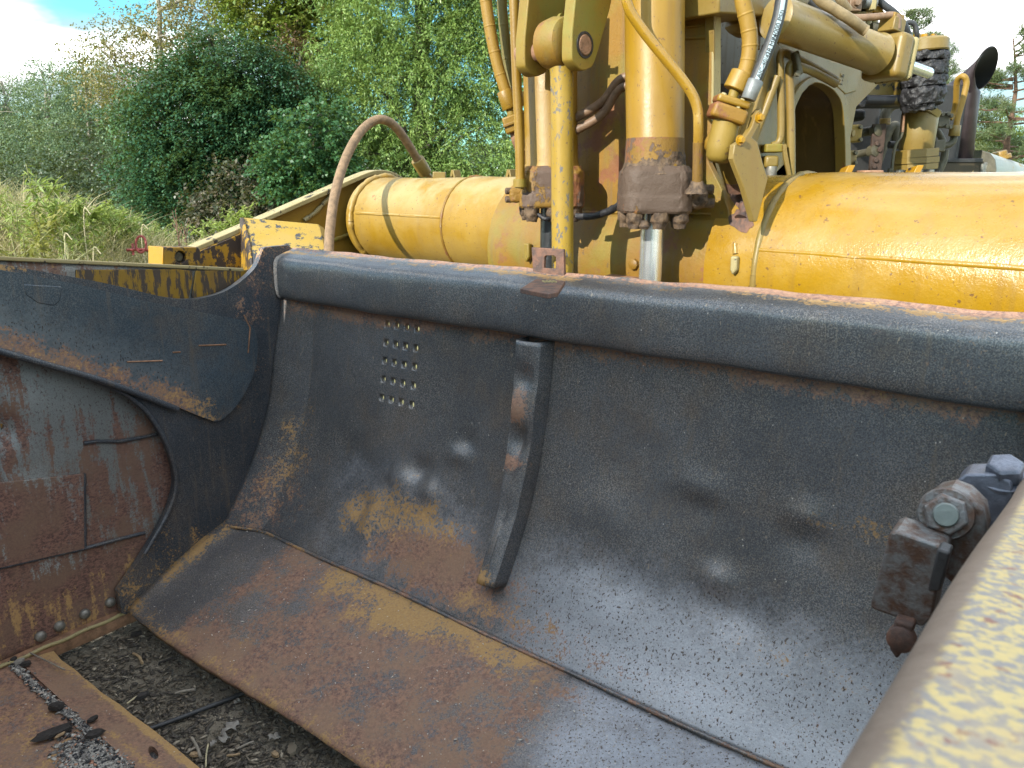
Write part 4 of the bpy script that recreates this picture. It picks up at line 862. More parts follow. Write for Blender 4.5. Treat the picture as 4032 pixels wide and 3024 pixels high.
# link: eye and rod
DL = (pc + ET * 0.12).y; ec_ = P(2196, 172, DL)
o = MB().lathe(ec_ - ET * 0.055, ET, [(0, 0.062), (0.012, 0.078), (0.055, 0.086), (0.098, 0.078), (0.11, 0.062)], 36).build('link_eye', M['yellow_worn'], df, 40)
rb = P(2216, 1150, DL - 0.02); rt = P(2212, 225, DL)
MB().tube([rt.lerp(rb, i / 14) for i in range(15)], [0.045, 0.041] + [0.0395] * 13, 28).build('link_rod', M['yellow_flaked'], df, 50)
CQ = 0.455
def lift_cylinder(pxc, lean_px, mb_mat, gland_mat, rad, label):
    kc = k_at(pxc, CQ, 0.1); D = TP(kc, CQ).y
    top = P(pxc - lean_px, -520, D); bot = P(pxc, 640, D); ax = (bot - top).normalized()
    c = MB().lathe(top, ax, [(0, rad), ((bot - top).length, rad), ((bot - top).length + 0.02, rad * 1.07), ((bot - top).length + 0.04, rad * 1.12)], 48).build('lift_cylinder', mb_mat, df, 40); c['label'] = label
    k = px_size(1, D); zt = P(pxc, 655, D); g = MB()
    side = Vector((1, 0, 0)); fr = Vector((0, -1, 0)); rr = rad * 1.2
    # gland: rounded square body with four lugs and bolt ends under it
    def rsq(r, n=8, rc=0.5):
        out = []
        for qx, qy, a0 in ((1, 1, 0), (-1, 1, 90), (-1, -1, 180), (1, -1, 270)):
            for i in range(n): a = R(a0 + 90 * i / (n - 1)); out.append((qx * r * (1 - rc) + r * rc * math.cos(a), qy * r * (1 - rc) + r * rc * math.sin(a)))
        return out
    lv = [(0.0, rad * 1.06), (0.02, rr * 0.98), (0.05, rr), (0.095, rr), (0.105, rr * 1.02), (0.15, rr * 1.02), (0.158, rr * 0.97)]
    n = 32; vs = []; 
    for h, r in lv: vs += [zt - Z * h + side * a + fr * b for a, b in rsq(r)]
    fs = [[i * n + j, (i + 1) * n + j, (i + 1) * n + (j + 1) % n, i * n + (j + 1) % n] for i in range(len(lv) - 1) for j in range(n)] + [list(range(n)), list(reversed(range((len(lv) - 1) * n, len(lv) * n)))]
    g.add(vs, fs); gl = g.build('gland', gland_mat, c, 40); lumpy(gl, 0.011, 0.020, 2)
    zb_ = zt - Z * 0.155
    for i, (a, b) in enumerate(((-.78, .85), (0.05, 1.0), (.80, .82), (-.95, -.2), (.95, -.2))):
        lo = MB().lathe(zb_ + side * a * rr * 0.82 + fr * b * rr * 0.82, -Z, [(0, 0.030), (0.030, 0.030), (0.04, 0.024), (0.055, 0.020)], 12).build('gland_bolt', M['grease'], c, 40); lumpy(lo, 0.010, 0.02, 2)
    rod = MB().lathe(zb_ - Z * -0.02, -Z, [(0, rad * 0.41), (0.9, rad * 0.41)], 40).build('rod', M['chrome'] if pxc > 2300 else M['shaded_rod'], c, 40)
    return c, D, zt, rr
cR, DR, zR, rR = lift_cylinder(2580, 6, yellow('cyl_paint', (0.52, 0.315, 0.030), (0.42, 0.24, 0.024), dust=0.25, rust=0.03, streak=0.4, rough=0.38, crackle=0.2), M['gland'], 0.1, 'right lift cylinder, brown with dried grease at its lower end')
cL, DL_, zL, rL = lift_cylinder(2172, 20, M['yellow'], M['grease_yellow'], 0.104, 'left lift cylinder with cleaner yellow paint')
# greasy skirt at the foot of the right barrel
k = px_size(1, DR); s_ = MB().lathe(P(2580, 545, DR), -Z, [(0.0, 0.1005), (0.05, 0.1025), (0.09, 0.103), (0.125, 0.106)], 48, caps=False).build('grease_skirt', M['grease_yellow'], cR, 40)
s_ = MB().lathe(P(2580, 600, DR), -Z, [(0.0, 0.1015), (0.03, 0.1045), (0.06, 0.112), (0.075, 0.118)], 48, caps=False).build('grease_skirt', M['grease'], cR, 40); lumpy(s_, 0.012, 0.025, 2)
# port blocks
def pblk(px0, px1, py0, py1, D, depth, mat, name, bev=0.006, parent=None):
    a = P(px0, py0, D); b = P(px1, py1, D)
    return MB().box((a + b) / 2 + Vector((0, depth / 2, 0)), abs(b.x - a.x) / 2, depth / 2, abs(a.z - b.z) / 2).build(name, mat, parent or df, 35, bevel=bev, seg=3)
o = pblk(2668, 2790, 742, 822, DR - 0.09, 0.12, M['grease'], 'port_block', 0.02); lumpy(o, 0.016, 0.03, 4)
for q in ((2795, 745), (2797, 800), (2770, 790)):
    o = MB().lathe(P(q[0], q[1], DR - 0.07), Vector((1, -0.3, 0)), [(-0.02, 0.017), (0.01, 0.017), (0.014, 0.012)], 10).build('port_bolt', M['grease'], df, 40); lumpy(o, 0.006, 0.015, 2)
o = pblk(2006, 2064, 742, 798, DL_ - 0.06, 0.09, M['grease_yellow'], 'port_block', 0.012); lumpy(o, 0.008, 0.03, 4)
for q in ((2004, 752), (2004, 785)): MB().lathe(P(q[0], q[1], DL_ - 0.04), Vector((-1, -0.2, 0)), [(-0.01, 0.013), (0.012, 0.013), (0.015, 0.009)], 10).build('port_bolt', M['grease'], df, 40)
# steel pipes
def pipe(name, pts, rpx, mat, D=None, n=16, parent=None, sm=6, rworld=None):
    w3 = [P(x, y, d) for x, y, d in pts] if len(pts[0]) == 3 else [P(x, y, D) for x, y in pts]
    r = rworld or px_size(rpx, sum(q.y for q in w3) / len(w3)); return MB().tube(crv(w3, sm), r, n).build(name, mat, parent or df, 60)
Df = DR - 0.17
pipe('steel_pipe', [(2466, -200, Df), (2467, -30, Df), (2474, 25, Df), (2500, 75, Df), (2560, 158, Df), (2640, 255, Df), (2700, 332, Df), (2732, 385, Df), (2748, 440, Df), (2750, 500, Df), (2748, 600, Df + 0.02), (2744, 735, Df + 0.04)], 20, M['yellow_clean'])
o = pipe('greasy_pipe_end', [(2749, 560, Df + .01), (2748, 640, Df + 0.02), (2745, 740, Df + 0.04)], 20.8, M['grease_yellow'])
o = MB().lathe(P(2745, 715, Df + .03), -Z, [(0, .020), (.02, .03), (.04, .04)], 16).build('pipe_grease', M['grease'], df, 50); lumpy(o, .01, .02, 2)
Dp = DL_ - 0.13
pipe('steel_pipe', [(2020, -250, Dp), (2024, 0, Dp), (2034, 300, Dp), (2044, 520, Dp), (2048, 690, Dp), (2046, 745, Dp)], 18.5, M['yellow'])
MB().lathe(P(2047, 705, Dp), -Z, [(0, .026), (.03, .026)], 20).build('pipe_collar', M['yellow_moss'], df, 40)
Dd = TP(k_at(2400, GQ + 0.07), GQ + 0.07).y
for y0, y1 in ((470, 290), (520, 326)):
    pipe('cross_pipe', [(2150, y0 + 62, Dd + 0.10), (2265, y0 - 5, Dd + 0.05), (2370, y0 - 68, Dd), (2430, y1 + 34, Dd - .03), (2480, y1 + 8, Dd - 0.05), (2560, y1 - 6, Dd - 0.08)], 17, M['pipe_brown'])
for y0, y1 in ((385, 492), (432, 545)):
    pipe('cross_pipe', [(2600, y0 - 45, Dd - 0.08), (2690, y0 + 12, Dd - .1), (2790, y1 - 28, Dd - .12), (2850, y1 + 30, Dd - .12)], 19, M['yellow'])
# black hanging line between the glands
o = pipe('hanging_line', [(2270, 850, DR + .2), (2330, 852, DR + .16), (2400, 830, DR + .1), (2450, 800, DR + .04), (2490, 795, DR)], 14, M['black_grease_and_slot']); lumpy(o, .008, .02, 1)
o = pipe('hanging_line', [(2120, 845, DL_ - .1), (2150, 862, DL_ - .12), (2185, 850, DL_ - .1)], 9, M['black_grease_and_slot'])
o = MB().lathe(P(2537, 868, DR - .1), -Z, [(0, .012), (.02, .02), (.03, .014)], 12).build('grease_clot', M['grease'], df, 50)
# dark sheet painting the shade of the underside slot; stub behind the roll
q = tube_pt(0, 2370, 1085); MB().prism([tube_pt(0, x, y) + EN * 0.006 for x, y in ((2300, 1098), (2330, 1087), (2370, 1083), (2400, 1090), (2412, 1115), (2320, 1120))], EN * 0.001).build('slot_shade_sheet', M['black_grease_and_slot'], df, 30)
q = tube_pt(0, 2470, 1115); MB().lathe(q - Z * 0.06, Z, [(0, .09), (.085, .09), (.09, .08)], 28).build('rod_stub', M['rust_light'], df, 40)
q = tube_pt(0, 2498, 1040); MB().lathe(q, (q - TP((q - TA).dot(ET))).normalized(), [(-.01, .022), (.012, .021), (.016, .014)], 8).build('plug_bolt', M['yellow_worn'], df, 40)

# hoses on the left of the left cylinder
def hose(name, pts, rpx, mat, wraps=False, parent=None):
    w3 = crv([P(*q) for q in pts], 8); r = px_size(rpx, sum(q.y for q in w3) / len(w3)); o = MB().tube(w3, r, 18).build(name, mat, parent or df, 60)
    if wraps:
        for i in range(6, len(w3) - 2, 7):
            t = (w3[i + 1] - w3[i]).normalized(); MB().lathe(w3[i] , t, [(0, r * 1.01), (.002, r * 1.045), (.005, r * 1.045), (.007, r * 1.01)], 18, caps=False).build('wrap', mat, o, 60)
    return o
Dh = DL_ + 0.05
h1 = hose('hydraulic_hose', [(1890, -180, Dh), (1905, -60, Dh), (1918, 40, Dh), (1938, 160, Dh), (1962, 265, Dh), (1988, 352, Dh), (1994, 372, Dh)], 22, M['hose_yellow'], True); h1['label'] = 'yellow hose left of the cylinder'
h2 = hose('hydraulic_hose', [(1972, -180, Dh + .1), (1976, 0, Dh + .1), (1988, 150, Dh + .1), (2006, 300, Dh + .1), (2030, 400, Dh + .1)], 19, M['hose_olive'], True)
def frustum(name, a, b, r0, r1, mat, n=24, parent=None, lip=True):
    a, b = Vector(a), Vector(b); l = (b - a).length
    return MB().lathe(a, b - a, [(0, r0 * .94), (l * .04, r0), (l * .96, r1), (l, r1 * .94)], n).build(name, mat, parent or df, 40)
k = px_size(1, Dh)
frustum('hose_collar', P(1985, 358, Dh), P(2008, 428, Dh), 29 * k, 29 * k, M['yellow'])
frustum('hose_neck', P(2008, 425, Dh), P(2016, 465, Dh), 15 * k, 17 * k, M['yellow_moss'])
MB().bar(P(2005, 458, Dh), P(2025, 520, Dh), 62 * k, 70 * k, Vector((0, 1, 0))).build('flange_block', M['yellow'], df, 30, bevel=.006, seg=3)
MB().bar(P(2012, 480, Dh - .034), P(2016, 492, Dh - .034), 66 * k, 20 * k, Vector((0, 1, 0))).build('flange_half', M['yellow_worn'], df, 30, bevel=.003)
frustum('hose_collar', P(2058, 362, Dh + .1), P(2068, 415, Dh + .1), 27 * k, 27 * k, M['yellow'])
MB().bar(P(2062, 440, Dh + .1), P(2070, 500, Dh + .1), 62 * k, 60 * k, Vector((0, 1, 0))).build('flange_block', M['yellow'], df, 30, bevel=.006, seg=3)
pipe('steel_pipe', [(2022, 515, Dh), (2034, 560, Dh), (2060, 620, Dh + .03)], 17, M['rust_light']); pipe('steel_pipe', [(2070, 495, Dh + .1), (2074, 590, Dh + .1), (2070, 620, Dh + .1)], 17, M['yellow_worn'])
pblk(2060, 2090, 610, 690, Dh + .1, .1, M['brown_in'], 'lower_block')
# looping brown hose in front of the tube's left half
lh = hose('looping_hose', [(1294, 1080, 3.75), (1294, 1000, 3.8), (1300, 900, 3.9), (1318, 770, 4.05), (1355, 640, 4.25), (1405, 540, 4.4), (1450, 490, 4.5), (1495, 470, 4.55), (1540, 485, 4.6), (1580, 528, 4.66), (1618, 585, 4.72), (1648, 638, 4.78)], 18, M['hose'])
frustum('hose_collar', P(1643, 628, 4.77), P(1676, 684, 4.82), px_size(27, 4.8), px_size(26, 4.8), M['yellow_dull'], parent=lh)
MB().tube([P(1674, 680, 4.82), P(1700, 702, 4.86)], px_size(11, 4.8), 12).build('hose_tail', M['yellow_dull'], lh, 50)
mb = MB()
for w_ in range(70):
    pass
# right-hand swivel valve with two hoses and its bracket
Dv = 2.62
bh = hose('hydraulic_hose', [(2905, -220, Dv), (2915, -80, Dv), (2926, 10, Dv), (2944, 90, Dv), (2953, 160, Dv), (2949, 225, Dv), (2934, 285, Dv), (2925, 312, Dv)], 30, M['hose_yellow'], True); bh['label'] = 'thick yellow hose into the swivel valve'
k = px_size(1, Dv)
frustum('hose_collar', P(2926, 288, Dv), P(2893, 356, Dv), 46 * k, 46 * k, M['yellow'])
frustum('hose_neck', P(2895, 350, Dv), P(2882, 400, Dv), 20 * k, 21 * k, M['yellow_moss'])
aa, bb = P(2886, 392, Dv), P(2852, 470, Dv); dv = (bb - aa).normalized(); rv = dv.cross(Vector((0, 1, 0))).normalized()
MB().bar(P(2884, 388, Dv), P(2874, 418, Dv), 128 * k, 100 * k, Vector((0, 1, 0))).build('flange_clamp', M['yellow'], df, 30, bevel=.008, seg=3)
MB().bar(P(2873, 421, Dv), P(2852, 478, Dv), 134 * k, 108 * k, Vector((0, 1, 0))).build('swivel_flange', M['yellow_worn'], df, 30, bevel=.010, seg=3)
for q, s_ in (((2846, 375), 1), ((2920, 398), 1), ((2905, 420), .9), ((2930, 455), .8)):
    MB().hexbolt(P(q[0], q[1] + 8, Dv - .03), -dv, 11 * k * s_, 16 * k).build('flange_bolt', M['yellow_pale'], df, 30)
o = MB().lathe(P(2866, 450, Dv + .01), P(2832, 610, Dv + .01) - P(2866, 450, Dv + .01), [(0, 50 * k), (.05, 52 * k), (.10, 56 * k), (.135, 50 * k), (.15, 36 * k), (.155, 0)], 28).build('swivel_body', M['yellow_moss'], df, 50)
o = MB().lathe(P(2880, 470, Dv + .06), P(2812, 575, Dv + .03) - P(2880, 470, Dv + .06), [(0, 44 * k), (.08, 46 * k), (.11, 44 * k), (.13, 30 * k), (.135, 0)], 24).build('swivel_body', M['yellow'], df, 50)
MB().bar(P(2925, 410, Dv + .08), P(2880, 560, Dv + .08), 30 * k, 60 * k, Vector((0, 1, 0))).build('rear_flange', M['yellow_moss'], df, 30, bevel=.008)
MB().bar(P(2955, 400, Dv + .10), P(2905, 540, Dv + .10), 30 * k, 60 * k, Vector((0, 1, 0))).build('rear_flange', M['yellow_moss'], df, 30, bevel=.008)
frustum('swivel_seat', P(2880, 600, Dv + .12), P(2910, 690, Dv + .16), 62 * k, 66 * k, M['yellow_dull'])
frustum('rust_collar', P(2900, 672, Dv + .15), P(2915, 735, Dv + .18), 60 * k, 58 * k, M['rusty'])
# bracket plate
fb = lambda x, y: on_plane(x, y, P(2930, 600, Dv - .05), (Vector((0.42, -0.9, 0.05))).normalized())
bpx = [(2893, 570), (2930, 548), (2962, 500), (2978, 445), (2998, 424), (3003, 450), (2998, 480), (2962, 542), (2984, 560), (3004, 640), (3024, 704), (2982, 872), (2968, 874), (2930, 740), (2886, 625)]
MB().prism([fb(*q) for q in bpx], Vector((-0.012, 0.018, 0))).build('bracket_plate', M['yellow_dull'], df, 30, bevel=.003)
for q in ((2913, 552), (2988, 464)): MB().hexbolt(fb(*q), (Vector((0.42, -0.9, 0.05))).normalized(), 13 * k, 16 * k, 20 * k).build('bracket_bolt', M['yellow_bright'], df, 30)
# black printed hose
Dk_ = 2.58; ph_px = [(3085, -200, Dk_), (3082, -60, Dk_), (3077, 0, Dk_), (3064, 73, Dk_), (3037, 160, Dk_), (3006, 240, Dk_), (2973, 318, Dk_)]
ph = hose('printed_hose', ph_px, 23, M['hose_black']); w3 = crv([P(*q) for q in ph_px], 8); rr = px_size(23, Dk_)
frustum('hose_sleeve', P(2976, 316, Dk_), P(2946, 392, Dk_), px_size(30, Dk_), px_size(28, Dk_), M['collar_grey'], parent=ph)
mb = MB(); vd = Vector((0, -1, 0))
side_pts = []
for i, q in enumerate(w3):
    t = (w3[min(i + 1, len(w3) - 1)] - w3[max(i - 1, 0)]).normalized(); s_ = t.cross(vd).normalized(); side_pts.append((q, t, s_))
    for a in (-0.36, -0.12, 0.12, 0.36):
        an = a; mb.v.append(q + (vd * math.cos(an) + s_ * math.sin(an)) * rr * 1.015)
m = 4; mb.f = [[i * m + j, (i + 1) * m + j, (i + 1) * m + j + 1, i * m + j + 1] for i in range(len(w3) - 1) for j in range(m - 1)]; mb.mi = [0] * len(mb.f)
mb.build('print_strip', M['label_white'], ph, 60)
def print_on(body, i0, i1, size):
    a, b = side_pts[i0][0], side_pts[i1][0]; up = (a - b).normalized() if a.z > b.z else (b - a).normalized()
    org = (a if a.z < b.z else b) + vd * rr * 1.035; yv = Vector((0, -1, 0)).cross(up); yv = -yv if yv.x > 0 else yv
    text_mesh('hose_print', body, org + yv * (-size * .36), up, yv, size, M['ink'], ph, .0004)
print_on('AIC-40/41', 40, 47, .019); print_on('28 MPa', 33, 38, .021); print_on('(4000 PSI)', 25, 32, .021)
# pipes with clamp beside the opening
Ds = sp(-0.05)(3090, 400).y - 0.05
pipe('steel_pipe', [(3040, 575, Ds), (3066, 560, Ds), (3075, 520, Ds), (3075, 400, Ds), (3072, 260, Ds), (3072, 222, Ds), (3082, 204, Ds), (3110, 212, Ds + .02), (3200, 262, Ds + .12), (3290, 312, Ds + .22)], 14, M['yellow_dull'], sm=8)
pipe('steel_pipe', [(3116, 760, Ds), (3114, 500, Ds), (3109, 300, Ds), (3109, 266, Ds), (3120, 250, Ds), (3146, 262, Ds + .02), (3200, 282, Ds + .1), (3290, 330, Ds + .2)], 16, M['yellow_dull'], sm=8)
pipe('steel_pipe', [(3062, 300, Ds - .02), (3010, 440, Ds - .02), (2958, 575, Ds - .02)], 15, M['yellow_dull'])
pipe('steel_pipe', [(3040, 300, Ds + .05), (2990, 440, Ds + .05), (2945, 560, Ds + .05)], 15, M['yellow_dull'])
MB().bar(P(3128, 204, Ds - .03), P(3146, 296, Ds - .03), .02, .05, Vector((0, 1, 0))).build('pipe_clamp', M['engine_grey'], df, 40, bevel=.006)
MB().hexbolt(P(3136, 290, Ds - .05), Vector((0.2, -1, 0)), .012, .014).build('clamp_bolt', M['engine_grey'], df, 30)
pblk(3018, 3085, 566, 600, Ds - .02, .08, M['yellow_moss'], 'valve_cap'); o = pblk(3016, 3068, 612, 662, Ds - .01, .08, M['yellow_dull'], 'valve_body', .012)
MB().lathe(P(3038, 655, Ds), -Z, [(0, .02), (.03, .022), (.05, .016)], 14).build('valve_stem', M['bolt'], df, 40)
MB().prism([P(3082, 570, Ds - .03), P(3096, 566, Ds - .03), P(3100, 600, Ds - .03), P(3116, 690, Ds - .03), P(3104, 700, Ds - .03), P(3086, 620, Ds - .03)], Vector((0, .012, 0))).build('valve_tab', M['yellow_dull'], df, 30)
# steering cylinder
Da, Db = 2.95, 3.22
a, b = P(3085, 80, Da), P(3468, 219, Db); ax = (b - a).normalized(); rS = .071
sc_ = MB().lathe(a - ax * .05, ax, [(0, .05), (.01, rS * 1.03), (.05, rS * 1.03), (.06, rS), ((b - a).length, rS), ((b - a).length + .02, rS * 1.1)], 48).build('steering_cylinder', yellow('steer_paint', (0.44, 0.30, 0.08), (0.37, 0.25, 0.06), dust=0.75, dustc=(0.60, 0.55, 0.42), rust=0.02, streak=0.35, rough=0.3, clear=.2), df, 40)
sx = ax.cross(Z).normalized(); uz = sx.cross(ax)
MB().box(b + ax * .04, .04, .083, .083, ax, sx, uz).build('end_flange', M['yellow_dull'], sc_, 30, bevel=.022, seg=4)
MB().box(b + ax * .096, .016, .081, .081, ax, sx, uz).build('end_cap', M['yellow_pale'], sc_, 30, bevel=.02, seg=4)
MB().lathe(b + ax * .12, ax, [(0, .021), (.2, .021)], 24).build('rod', M['chrome'], sc_, 40)
MB().box(b + ax * .03 + uz * .115, .035, .035, .025, ax, sx, uz).build('port_block', M['yellow_dull'], sc_, 30, bevel=.004)
MB().box(b + ax * .025 + uz * .145, .03, .03, .010, ax, sx, uz).build('port_flange', M['yellow'], sc_, 30, bevel=.003)
pipe('port_pipe', [(3533, 115, Db), (3534, 85, Db), (3530, 68, Db), (3510, 60, Db), (3450, 66, Db), (3370, 70, Db), (3300, 62, Db)], 13, M['pipe_brown'], parent=sc_)
hose('hydraulic_hose', [(3190, -60, 2.95), (3230, 0, 2.95), (3290, 40, 2.96), (3350, 78, 2.97), (3395, 112, 3.0), (3412, 122, 3.0)], 20, M['hose_dusty'])['label'] = 'dusty thick hose above the steering cylinder'
hose('hydraulic_hose', [(3280, -60, 3.0), (3310, 0, 3.0), (3340, 40, 3.02)], 16, M['hose_dusty'])
hose('black_hose', [(3440, -40, 3.4), (3470, 10, 3.4), (3520, 50, 3.4), (3560, 100, 3.42), (3585, 160, 3.45)], 13, M['hose_black'])
hose('black_hose', [(3556, 94, 3.6), (3580, 88, 3.6), (3602, 98, 3.6), (3610, 130, 3.6), (3608, 170, 3.62)], 9, M['hose_black'])
hose('black_hose', [(3300, 66, 3.35), (3240, 40, 3.3), (3190, 0, 3.3)], 14, M['hose_black'])
# valve cluster over the hitch
pblk(3352, 3392, -40, 44, 3.3, .08, M['pipe_brown'], 'valve_bracket', .004); MB().hexbolt(P(3372, 12, 3.3), Vector((0, -1, 0)), .013, .014, .018).build('bracket_bolt', M['pipe_brown'], df, 30)
pblk(3328, 3352, -40, 40, 3.35, .06, M['rusty'], 'valve_spool', .006)
MB().lathe(P(3400, 10, 3.36), Vector((1, .1, 0)), [(0, .022), (.05, .022)], 16).build('valve_spool', M['collar_grey'], df, 40)
pblk(3440, 3450, -60, 38, 3.34, .05, M['yellow_pale'], 'valve_bracket', .004)
for q in ((3395, 42, 22, 12), (3425, 30, 10, 40), (3460, 35, 18, 14), (3400, 40, 30, 10), (3470, 48, 12, 6)):
    pblk(q[0] - q[2], q[0] + q[2], q[1] - q[3], q[1] + q[3], 3.42, .05, M['yellow_bright'] if q[0] > 3400 else M['yellow_pale'], 'valve_fitting', .004)
MB().tube([P(3430, 112, 3.42), P(3475, 110, 3.42)], .022, 14).build('valve_fitting', M['engine_grey'], df, 50); pblk(3470, 3492, 95, 135, 3.4, .05, M['yellow_moss'], 'valve_fitting', .004)
for x0, x1, y0, y1 in ((3412, 3422, 70, 118), (3440, 3446, 60, 100), (3470, 3480, 60, 100)):
    MB().tube([P(x0, y1, 3.45), P(x1, y0, 3.45)], .010, 8).build('valve_link', M['yellow_pale'], df, 50)
pblk(3435, 3520, -80, 50, 3.6, .02, M['engine_grey'], 'rear_plate', .004) if False else None

# ================================================================== TRACTOR behind the frame
tk = thing('scraper_tractor', 'front tractor of the scraper with greasy black hitch, open engine bay and slanted exhaust stack', 'tractor', (2.4, 4.6, 0))
def tp(px, py, D): return P(px, py, D)
def tbox(px0, px1, py0, py1, D, depth, mat, name, bev=0.006, parent=None):
    a = P(px0, py0, D); b = P(px1, py1, D)
    return MB().box((a + b) / 2 + Vector((0, depth / 2, 0)), abs(b.x - a.x) / 2, depth / 2, abs(a.z - b.z) / 2).build(name, mat, parent or tk, 35, bevel=bev, seg=3)
def tcyl(name, pts, rpx, mat, n=16, parent=None, sm=6):
    w3 = [P(*q) for q in pts]; r = px_size(rpx, sum(q.y for q in w3) / len(w3)); return MB().tube(crv(w3, sm), r, n).build(name, mat, parent or tk, 60)
# yellow panel with black letters seen over the steering cylinder
pn = tbox(3100, 3330, -260, 130, 3.75, .03, M['yellow_dull'], 'letter_panel', .004)
for lp in ([(3170, 22), (3178, -60), (3190, -60), (3188, 26)], [(3196, 34), (3199, 12), (3216, 19), (3212, 40)], [(3228, 60), (3234, 30), (3262, 44), (3256, 70)]):
    MB().prism([P(x, y, 3.748) for x, y in lp], Vector((0, -.002, 0))).build('panel_letter', M['ink'], pn, 30)
# hitch column
DH = 4.15; kk = px_size(1, DH)
def lath(name, px, py0, py1, r0, r1, mat, D=DH, n=32, lump=0, prof=None, parent=None):
    a, b = P(px[0], py0, D), P(px[1], py1, D); l = (b - a).length; k = px_size(1, D)
    pr = prof or [(0, r0 * .95), (.04, r0), (.96, r1), (1, r1 * .95)]
    o = MB().lathe(a, b - a, [(h * l, r * k) for h, r in pr], n).build(name, mat, parent or tk, 40)
    if lump: lumpy(o, lump, .05, 2, 3)
    return o
lath('hitch_cap', (3650, 3646), 150, 205, 76, 78, M['yellow_dull'], DH, prof=[(0, 60), (.1, 72), (.2, 77), (.9, 78), (1, 74)])
tbox(3508, 3600, 172, 205, DH + .05, .2, M['yellow_dull'], 'hitch_arm', .012); tbox(3590, 3700, 143, 156, DH - .02, .1, M['yellow_bright'], 'cap_plate', .004)
for x in (3610, 3640, 3675): MB().hexbolt(P(x, 146, DH - .02), Z, .016, .014).build('cap_bolt', M['yellow_bright'], tk, 30)
tbox(3512, 3545, 212, 232, DH + .02, .1, M['yellow_bright'], 'hitch_shim', .004)
zz = [(205, 243), (243, 300), (300, 345), (345, 420)]
for i, (y0, y1) in enumerate(zz):
    o = lath('greasy_hitch_ring', (3645 - i * 4, 3642 - i * 4), y0, y1, 78, 78, M['black_grease_and_slot'], DH, n=40, prof=[(0, 68), (.12, 77 - i), (.5, 80 - i), (.88, 77 - i), (1, 66)]); lumpy(o, .05, .055, 3, 4)
o = lath('grease_fringe', (3620, 3620), 415, 436, 62, 56, M['black_grease_and_slot'], DH, n=30); lumpy(o, .035, .03, 2, 3)
o = tbox(3340, 3640, 372, 412, DH + .02, .25, yellow('hitch_bar_paint', (0.36, 0.24, 0.08), (0.28, 0.19, 0.06), dust=0.2, chip=.55, chipc=(.02, .019, .022), chips=5, rust=.1, streak=.4), 'hitch_bar', .02)
o = tbox(3396, 3570, 300, 385, DH + .12, .1, yellow('hitch_panel_paint', (0.42, 0.29, 0.08), (0.34, 0.23, 0.06), dust=0.2, chip=.4, chipc=(.022, .02, .022), chips=6, rust=.05, streak=.3), 'hitch_panel', .01)
o = tbox(3366, 3412, 260, 400, DH + .04, .2, M['black_grease_and_slot'], 'grease_mass', .02); lumpy(o, .05, .06, 4, 3)
o = tbox(3332, 3420, 372, 418, DH - .02, .1, M['black_grease_and_slot'], 'grease_mass', .02); lumpy(o, .05, .05, 4, 3)
# engine bay: body behind, its shade put into the dark colours
tbox(3325, 3760, 330, 760, 5.1, .5, M['engine_dark'], 'engine_block', .03)
tbox(3330, 3440, 400, 720, 4.75, .2, M['engine_dark'], 'engine_cover', .02)
o = tbox(3345, 3410, 430, 475, 4.45, .2, M['engine_dark'], 'engine_bracket', .02)
# hanging cylinder with stacked flange
lath('steering_post', (3630, 3616), 420, 446, 75, 74, M['yellow_dull'], 4.3); lath('steering_post', (3624, 3606), 442, 592, 67, 62, M['yellow_dull'], 4.3, n=40)
for y0, y1, r in ((588, 620, 86), (620, 644, 88), (644, 668, 84)): lath('post_flange', (3604, 3602), y0, y1, r, r, M['yellow_dull'], 4.3, n=8)
for x in (3545, 3585, 3620, 3665): MB().hexbolt(P(x, 668, 4.16), -Z, .018, .02).build('flange_bolt', M['bolt'], tk, 30)
lath('post_base', (3600, 3600), 684, 694, 88, 88, M['engine_dark'], 4.3)
# plumbing left of the post
tcyl('engine_pipe', [(3365, 525, 4.4), (3400, 520, 4.4), (3450, 512, 4.4)], 17, M['engine_grey']); tcyl('engine_pipe', [(3360, 610, 4.4), (3410, 600, 4.4), (3440, 592, 4.4)], 14, M['engine_grey'])
tcyl('engine_pipe', [(3482, 480, 4.6), (3490, 440, 4.6), (3520, 412, 4.6), (3570, 405, 4.6)], 19, M['engine_grey']); lath('pipe_ferrule', (3486, 3484), 466, 492, 20, 20, M['yellow_dull'], 4.58)
tcyl('engine_pipe', [(3440, 680, 4.8), (3470, 600, 4.8), (3490, 540, 4.8), (3512, 500, 4.8), (3530, 500, 4.8), (3528, 560, 4.8)], 17, M['engine_grey'])
tcyl('engine_pipe', [(3430, 490, 4.8), (3440, 440, 4.8), (3470, 410, 4.8)], 20, M['engine_grey'])
tcyl('engine_pipe', [(3500, 570, 4.5), (3550, 572, 4.5), (3580, 574, 4.5)], 14, M['engine_dark'])
tcyl('copper_line', [(3560, 414, 4.24), (3556, 470, 4.24), (3550, 530, 4.24), (3530, 565, 4.24), (3520, 600, 4.24), (3512, 665, 4.24)], 6, M['engine_grey'])
tcyl('copper_line', [(3562, 410, 4.235), (3557, 465, 4.235), (3553, 520, 4.235)], 6.4, M['rust_light']); MB().hexbolt(P(3508, 664, 4.22), -Z, .016, .03).build('line_nut', M['engine_grey'], tk, 30)
o = MB().prism([P(3440, 488, 4.3), P(3492, 486, 4.3), P(3470, 680, 4.3), P(3424, 680, 4.3)], Vector((0, .02, 0))).build('bolted_strap', M['strap'], tk, 30, bevel=.002)
for q in ((3452, 565), (3462, 590), (3447, 630), (3440, 655)): MB().hexbolt(P(q[0], q[1], 4.3), Vector((0, -1, 0)), .013, .012).build('strap_bolt', M['strap'], o, 30)
